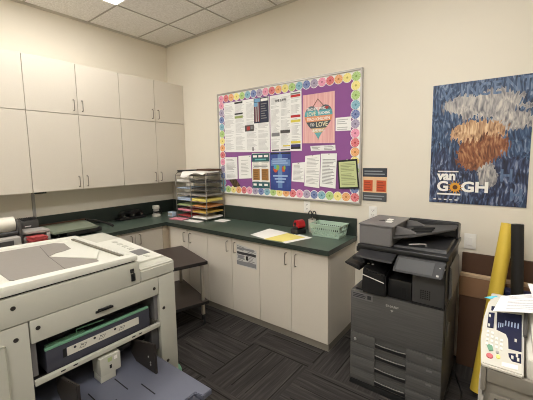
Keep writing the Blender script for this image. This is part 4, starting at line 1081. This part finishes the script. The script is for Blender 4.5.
# upper body around the output cavity
Bd(MB().box(.03, .30, CT+.0005, CW-.002, CD, .96, 0, .004), 'rear_tower', 'char_d')
Bd(MB().box(.392, .010, CT+.0005, CW-.004, .2995, .96, 0, .004), 'front_tower', 'char')
Bd(MB().box(CW-.0038, .0, CT+.0006, CW+.001, .03, .955, 0, .002).box(.392, .0, CT+.0006, CW-.004, .0095, CT+.012, 0, .002), 'tower_trim', 'blackm')
Bd(MB().box(CW-.014, -.004, .935, CW-.002, -.0005, .948, 0, .001, 1), 'status_lamp', 'outlet')
Bd(MB().box(.03, .02, CT+.0006, .3915, .2995, CT+.010), 'output_floor', 'black')
g = MB()
for i in range(5):
    for j in range(5): g.box(.440+.012*i, .0085, .732+.012*j, .447+.012*i, .0098, .739+.012*j)
Bd(g, 'speaker_grille', 'blackm', None, False)
# finisher in the cavity: rounded top sloping to the front
fb = Bd(MB().hexa([(.085, -.035, .70), (.245, -.035, .70), (.235, .20, .70), (.05, .20, .70)], [(.095, -.035, .868), (.245, -.035, .846), (.225, .20, .872), (.065, .20, .885)], 0, .010), 'finisher', 'black')
Bd(MB().hexa([(.09, -.0375, .828), (.235, -.0375, .796), (.235, -.0375, .790), (.09, -.0375, .822)], [(.09, -.0355, .828), (.235, -.0355, .796), (.235, -.0355, .790), (.09, -.0355, .822)]), 'paper_slit', 'outlet', fb, False)
for x in (.105, .135): Bd(MB().cyl((x, .04, .876), (x, .04, .881), .008, .007, 12), 'indicator', 'outlet', fb)
Bd(MB().box(.248, .004, CT+.0105, .39, .20, .818, 0, .006), 'output_box', 'black')
Bd(MB().box(.335, .0025, .715, .358, .0038, .775), 'box_slot', 'blackm', None, False)
# left exit trays
Bd(MB().hexa([(-.045, -.01, .868), (.062, -.01, .834), (.095, .24, .85), (-.03, .22, .885)], [(-.045, -.01, .880), (.062, -.01, .866), (.095, .24, .885), (-.03, .22, .905)], 0, .004), 'exit_tray', 'black')
Bd(MB().hexa([(.0, .0, .905), (.09, .0, .886), (.1, .22, .90), (.03, .22, .93)], [(.02, .0, .925), (.09, .0, .915), (.1, .22, .93), (.04, .22, .945)], 0, .004), 'exit_tray', 'char_d')
# upper wing left of the control panel
Bd(MB().hexa([(.072, -.105, .958), (.298, -.105, .950), (.298, .008, .96), (.066, .008, .96)], [(.074, -.100, .970), (.298, -.100, .964), (.304, -.02, .9935), (.070, -.02, .9935)], 0, .003), 'wing', 'char_d')
# tilted control panel
pa, pb, pc_, pd = Vector((.298, -.10, .906)), Vector((.568, -.10, .908)), Vector((.580, -.05, .9945)), Vector((.318, -.05, .9945))
Bd(MB().hexa([tuple(pa), tuple(pb), (.568, -.004, .94), (.305, -.004, .94)], [tuple(pd), tuple(pc_), (.575, -.004, .9945), (.318, -.004, .9945)], 0, .005), 'control_panel', 'black')
cpn = C.objects[-1]
def onpan(u, v, o=0):
    p = (pa*(1-u)+pb*u)*(1-v)+(pd*(1-u)+pc_*u)*v; n = (pb-pa).cross(pd-pa).normalized(); n = n if n.y < 0 else -n
    return tuple(p+n*o)
def panq(mb, u0, v0, u1, v1, o, th=.001, mi=0): mb.hexa([onpan(u0, v0, o), onpan(u1, v0, o), onpan(u1, v1, o), onpan(u0, v1, o)], [onpan(u0, v0, o+th), onpan(u1, v0, o+th), onpan(u1, v1, o+th), onpan(u0, v1, o+th)], mi)
q = MB(); panq(q, .05, .16, .80, .90, .0005); Bd(q, 'touch_screen', 'screen', cpn, False)
for a in ((.88, .14, .93, .24), (.90, .62, .93, .68)):
    q = MB(); panq(q, *a, .0005, .002); Bd(q, 'button', 'lip', cpn, False)
# scanner and lid
Bd(MB().box(.03, .0105, .9605, CW+.002, CD, .9945, 0, .004), 'scanner', 'black')
Bd(MB().box(.048, -.022, .995, .588, CD-.02, 1.022, 0, .008, 3), 'document_lid', 'black')
# document feeder
ad = Bd(MB().prism([(.004, 1.0225), (.0, 1.145), (.012, 1.158), (.40, 1.150), (.42, 1.135), (.42, 1.0225)], 'x', .052, .262, 0, .005), 'feeder', 'greyp')
Bd(MB().box(.049, -.004, 1.150, .276, .41, 1.160, 0, .003, 2, Matrix.Translation((0, 0, 1.155)) @ Matrix.Rotation(-.019, 4, 'X') @ Matrix.Translation((0, 0, -1.155))), 'feeder_cover', 'greyp', ad)
p = MB(); zt_ = 1.1605
p.prism([(.13, .16), (.155, .20), (.175, .16)], 'z', zt_-.004, zt_-.0012, 1); p.box(.17, .20, zt_-.004, .205, .26, zt_-.0018, 0).box(.185, .12, zt_-.004, .225, .17, zt_-.0002, 0)
p.build('feeder_symbols', [M['outlet'], M['ink']], ad, smooth=False, world=False)
Bd(MB().prism([(.425, 1.0225), (.425, 1.135), (.44, 1.148), (.56, 1.120), (.56, 1.0225)], 'x', .2625, .58, 0, .004), 'rear_cover', 'char_d')
ftr = Bd(MB().hexa([(.263, .03, 1.072), (.40, .05, 1.10), (.576, .33, 1.108), (.576, .424, 1.118), (.263, .424, 1.085)], [(.263, .03, 1.084), (.40, .05, 1.112), (.576, .33, 1.118), (.576, .424, 1.130), (.263, .424, 1.099)], 0, .003), 'feed_tray', 'char')
Bd(MB().hexa([(.2635, .075, 1.088), (.39, .075, 1.113), (.39, .10, 1.113), (.2635, .10, 1.088)], [(.2635, .075, 1.147), (.325, .075, 1.146), (.39, .10, 1.117), (.2635, .10, 1.147)], 0, .002), 'paper_guide', 'greyp', ftr)
Bd(MB().hexa([(.2635, .345, 1.096), (.385, .345, 1.112), (.385, .37, 1.112), (.2635, .37, 1.096)], [(.2635, .345, 1.142), (.335, .345, 1.144), (.385, .37, 1.118), (.2635, .37, 1.142)], 0, .002), 'paper_guide', 'greyp', ftr)
r_ = MB()
for k in range(3):
    y = .16+.055*k; r_.hexa([(.33, y, 1.098), (.46, y+.02, 1.112), (.46, y+.032, 1.112), (.33, y+.012, 1.098)], [(.33, y, 1.110), (.46, y+.02, 1.122), (.46, y+.032, 1.122), (.33, y+.012, 1.110)])
Bd(r_, 'tray_ribs', 'blackm', ftr, False)
Bd(MB().hexa([(.27, .03, 1.0225), (.57, .03, 1.0225), (.57, .42, 1.0225), (.27, .42, 1.0225)], [(.27, .035, 1.034), (.565, .04, 1.045), (.565, .42, 1.045), (.27, .42, 1.034)], 0, .003), 'eject_tray', 'char_d')
Bd(MB().tube([(.36, .03, 1.052), (.42, .035, 1.062), (.45, .07, 1.058), (.45, .07, 1.044)], .004, 6), 'eject_wire', 'lip')

MB().tube([(3.62, -.22, .006), (3.65, -.32, .006), (3.69, -.44, .006), (3.70, -.57, .006), (3.68, -.68, .006), (3.72, -.80, .006)], .005, 8).build('power_cord', M['black'], t)

# ------------------------------------------------------------------ multifunction printer in the right foreground
FX0, FX1, FYF, FYB = 3.828, 4.30, -1.602, -1.12
t = thing('multifunction_printer', 'off-white multifunction printer with a keypad, coloured keys and dark blue display', 'printer', (4.06, -1.36, 0))
MB().box(FX0+.012, FYF+.022, .03, FX1, FYB, .87, 0, .012).build('body', M['mfp_g'], t)
MB().box(FX0+.04, FYF+.06, 0, FX1-.03, FYB-.03, .0295).build('foot', M['blackm'], t)
MB().box(FX0+.004, FYF+.006, .82, FX0+.02, FYB, .905, 0, .006).box(FX0+.02, FYF+.004, .858, FX1, FYF+.021, .905, 0, .006).build('bezel', M['mfp_g'], t)
MB().box(FX0-.0, FYF+.01, .05, FX0+.0115, FYB, .86, 0, .005).box(FX0, FYF+.01, .05, FX0+.016, FYF+.0215, .80, 0, .003).build('side_skin', M['grey_l'], t)
for k, (z0, z1) in enumerate(((.62, .82), (.36, .60), (.10, .34))):
    d = MB().box(FX0+.03, FYF+.008, z0, FX1-.02, FYF+.0215, z1, 0, .005).build('paper_drawer', M['mfp_g'], t)
    MB().box(FX0+.045, FYF+.0055, z1-.05, FX0+.075, FYF+.0075, z1-.012, 0).build('handle', M['grey_d'], d)
def zt(y): return .92+(y-FYF)*(.10/.30)      # sloping console top
def con(mb, pts, h0, h1, mi=0, bev=0): mb.hexa([(x, y, zt(y)+h0) for x, y in pts], [(x, y, zt(y)+h1) for x, y in pts], mi, bev)
yb2 = -1.27
c = MB(); con(c, [(3.832, FYF), (3.942, FYF+.0), (3.947, yb2), (3.852, yb2), (3.834, yb2-.035), (3.824, -1.40), (3.823, -1.50)], -.014, 0, 0, .004)
console = c.build('console', M['mfp'], t)
d = MB(); con(d, [(3.866, -1.445), (3.893, -1.455), (3.900, -1.475), (3.902, -1.515), (3.937, -1.515), (3.938, -1.345), (3.864, -1.358)], .0006, .0022)
dp = d.build('display', M['lcd'], console)
d = MB(); con(d, [(3.912, -1.562), (3.936, -1.561), (3.936, -1.525), (3.902, -1.535), (3.904, -1.548)], .0006, .0022); kp = d.build('key_plate', M['lcd'], console)
d = MB(); con(d, [(3.838, -1.445), (3.857, -1.443), (3.857, -1.365), (3.838, -1.37)], .0006, .0022); d.build('key_plate', M['lcd'], console)
d = MB(); con(d, [(3.845, -1.355), (3.860, -1.353), (3.860, -1.33), (3.845, -1.333)], .0006, .0022); d.build('key_plate', M['lcd'], console)
for x, y in ((3.913, -1.549), (3.925, -1.537), (3.928, -1.552), (3.921, -1.475), (3.843, -1.435), (3.843, -1.388)):
    k_ = MB(); con(k_, [(x-.003, y-.006), (x+.003, y-.006), (x+.003, y+.006), (x-.003, y+.006)], .0024, .0044); k_.build('white_key', M['mfp'], console)
n_ = MB()
for k in range(5): con(n_, [(3.889+.009*k, -1.418), (3.893+.009*k, -1.418), (3.894+.009*k, -1.393), (3.890+.009*k, -1.393)], .0024, .003)
for k in range(3): con(n_, [(3.870+.006*k, -1.435+.004*k), (3.873+.006*k, -1.435+.004*k), (3.873+.006*k, -1.41), (3.870+.006*k, -1.41)], .0024, .003)
n_.build('display_segments', M['lcd_txt'], dp, smooth=False)
for i in range(4):
    for j in range(4):
        x, y = 3.842+.0135*i, -1.520+.0185*j-(.002*i)
        if i > 1 and j > 2: continue
        b = MB(); con(b, [(x-.0038, y-.0055), (x+.0038, y-.0055), (x+.0038, y+.0055), (x-.0038, y+.0055)], .0006, .0035, 0, .0008); b.build('keypad_key', M['outlet'], console)
def ell(x, y, rx, ry, n=18): return [(x+rx*math.cos(2*PI*k/n), y+ry*math.sin(2*PI*k/n)) for k in range(n)]
b = MB(); con(b, [(3.843, -1.530), (3.850, -1.549), (3.862, -1.544), (3.858, -1.524), (3.848, -1.522)], .0006, .005, 0, .0012); b.build('start_key', M['mint'], console)
b = MB(); con(b, ell(3.853, -1.568, .0095, .009), .0006, .004); b.build('stop_key', mat('stop_key_rose', (200, 100, 104), .5), console)
b = MB(); con(b, ell(3.876, -1.562, .006, .007), .0006, .004); b.build('yellow_key', M['yellow'], console)
b = MB(); con(b, ell(3.873, -1.545, .0045, .005), .0006, .004); b.build('round_key', M['grey_l'], console)
b = MB(); con(b, [(3.886, -1.592), (3.928, -1.588), (3.928, -1.572), (3.886, -1.576)], .0006, .0016); b.build('name_plate', M['outlet'], console)
# scanner section to the right with a closed lid
MB().box(3.95, FYF+.022, .8705, FX1, FYB, .965, 0, .008).build('scanner', M['mfp'], t)
MB().box(3.962, FYF+.03, .9655, FX1-.006, FYB-.005, 1.0, 0, .012, 3).build('lid', M['mfp'], t)
MB().box(3.836, yb2+.001, .8705, 3.948, FYB, .99, 0, .010).build('rear_console', M['mfp'], t)
MB().tube([(3.946, -1.47, .985), (3.948, -1.38, 1.005), (3.95, -1.33, 1.02)], .006, 8).build('lid_strap', M['grey_d'], t)
# printed papers on top and the sticky tag
t = thing('printed_papers', 'white printed papers lying across the top of the off-white printer', 'papers', (3.99, -1.2, 1.02))
def loose(q, zz, sd, nm='sheet'):
    bm = bmesh.new(); uvl = bm.loops.layers.uv.new('UVMap'); n = 8; G = []
    for j in range(n+1):
        row = []
        for i in range(n+1):
            u, v = i/n, j/n
            x = (q[0][0]*(1-u)+q[1][0]*u)*(1-v)+(q[3][0]*(1-u)+q[2][0]*u)*v
            y = (q[0][1]*(1-u)+q[1][1]*u)*(1-v)+(q[3][1]*(1-u)+q[2][1]*u)*v
            row.append((bm.verts.new((x, y, zz+.012*math.sin(u*3.1)*math.sin(v*2.2+.4))), u, v))
        G.append(row)
    for j in range(n):
        for i in range(n):
            c4 = [G[j][i], G[j+1][i], G[j+1][i+1], G[j][i+1]]; f = bm.faces.new([a[0] for a in c4])
            for lp_, a in zip(f.loops, c4): lp_[uvl].uv = (a[1], a[2])
    top = bm.faces[:]
    r = bmesh.ops.extrude_face_region(bm, geom=top); bmesh.ops.translate(bm, vec=(0, 0, .001), verts=[v for v in r['geom'] if isinstance(v, bmesh.types.BMVert)])
    bmesh.ops.recalc_face_normals(bm, faces=bm.faces[:])
    mb = MB(); mb.bm.free(); mb.bm = bm
    mb.build(nm, TS('printout_%d' % sd, (244, 244, 246), (120, 122, 132), 12, 1, .6, .12, float(sd)), t, smooth=False)
loose([(3.872, -1.26), (4.09, -1.08), (4.16, -1.30), (3.852, -1.425)], 1.031, 11)
loose([(3.96, -1.10), (4.22, -1.13), (4.20, -1.36), (3.975, -1.33)], 1.052, 12)
g_ = MB(); g_.hexa([(3.818, -1.275, 1.018), (3.836, -1.287, 1.021), (3.866, -1.262, 1.0235), (3.856, -1.245, 1.0235)], [(3.818, -1.275, 1.0195), (3.836, -1.287, 1.0225), (3.866, -1.262, 1.025), (3.856, -1.245, 1.025)])
tag(recentre(g_.build('sticky_tag', M['cyan'], None, smooth=False), (3.84, -1.27, 1.02)), 'cyan sticky tag on the back corner of the printer console', 'sticky tag')

# ------------------------------------------------------------------ rolls, board and carton behind the printer
def roll(name, label, p0, p1, r, m, inner):
    p0, p1 = Vector(p0), Vector(p1); d = (p1-p0).normalized()
    t = thing(name, label, 'roll', tuple(p0))
    MB().cyl(p0, p1, r, r, 28).build('wrapped_roll', m, t)
    MB().cyl(p1+d*.0003, p1+d*.002, r*.55, r*.5, 18).build('core_end', inner, t)
roll('paper_roll', 'tall yellow paper roll leaning on the cardboard carton', (3.774, -.402, .03), (3.886, -.15, 1.135), .042, M['tube_y'], M['carton'])
roll('paper_roll', 'tall black roll standing upright beside the yellow roll', (3.982, -.30, .006), (3.932, -.225, 1.15), .034, M['tube_k'], M['blackm'])
o = MB().hexa([(3.615, -.05, .0), (4.55, -.05, .0), (4.55, -.03, .0), (3.615, -.03, .0)], [(3.615, -.025, .862), (4.55, -.025, .862), (4.55, -.005, .862), (3.615, -.005, .862)], 0, .002).build('leaning_board', M['wood'], None)
tag(recentre(o, (4.08, -.03, 0)), 'dark brown wooden board leaning on the wall behind the cardboard carton', 'board')
t = thing('cardboard_carton', 'flattened brown cardboard carton standing in front of the dark board', 'carton', (3.85, -.14, 0))
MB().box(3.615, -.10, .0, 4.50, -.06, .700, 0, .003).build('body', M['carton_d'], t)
MB().box(3.612, -.104, .555, 4.503, -.1003, .700, 0, .001, 1).build('top_flap', M['carton'], t)
MB().box(3.615, -.102, .7005, 4.50, -.058, .722, 0, .003).build('folded_edge', M['carton_e'], t)
t = thing('storage_crate', 'navy blue plastic crate standing on edge behind the black roll', 'crate', (4.1, -.155, 0))
MB().box(3.875, -.185, 0, 4.40, -.125, .655, 0, .012).build('crate', M['navy'], t)
MB().box(3.870, -.190, .6555, 4.405, -.120, .685, 0, .006).build('rim', M['navy'], t)

# ------------------------------------------------------------------ camera
cam = bpy.data.cameras.new('camera'); co = bpy.data.objects.new('camera', cam); C.objects.link(co)
cam.sensor_width = 36; cam.lens = 318.6/533*36
cam.shift_x = (266.5-270.5)/533; cam.shift_y = (191.27-200)/533
pt, yw, ro = math.radians(6.0), math.radians(37.0), math.radians(-.825)
fw = Vector((-math.sin(yw)*math.cos(pt), math.cos(yw)*math.cos(pt), -math.sin(pt))); rt = Vector((math.cos(yw), math.sin(yw), 0)); up = rt.cross(fw)
rt, up = rt*math.cos(ro)+up*math.sin(ro), up*math.cos(ro)-rt*math.sin(ro)
co.matrix_world = Matrix(((rt.x, up.x, -fw.x, 3.8765), (rt.y, up.y, -fw.y, -2.7993), (rt.z, up.z, -fw.z, 1.6002), (0, 0, 0, 1)))
cam.clip_start = .05
sc = bpy.context.scene; sc.camera = co
w = bpy.data.worlds.new('World'); sc.world = w; w.use_nodes = True
w.node_tree.nodes['Background'].inputs[0].default_value = (.9, .85, .78, 1); w.node_tree.nodes['Background'].inputs[1].default_value = .05
sc.view_settings.view_transform = 'Standard'; sc.view_settings.look = 'None'; sc.view_settings.gamma = 1; sc.view_settings.exposure = .32
sc.cycles.use_denoising = True
sc.cycles.filter_width = 1.0
sc.cycles.max_bounces = 10; sc.cycles.diffuse_bounces = 6
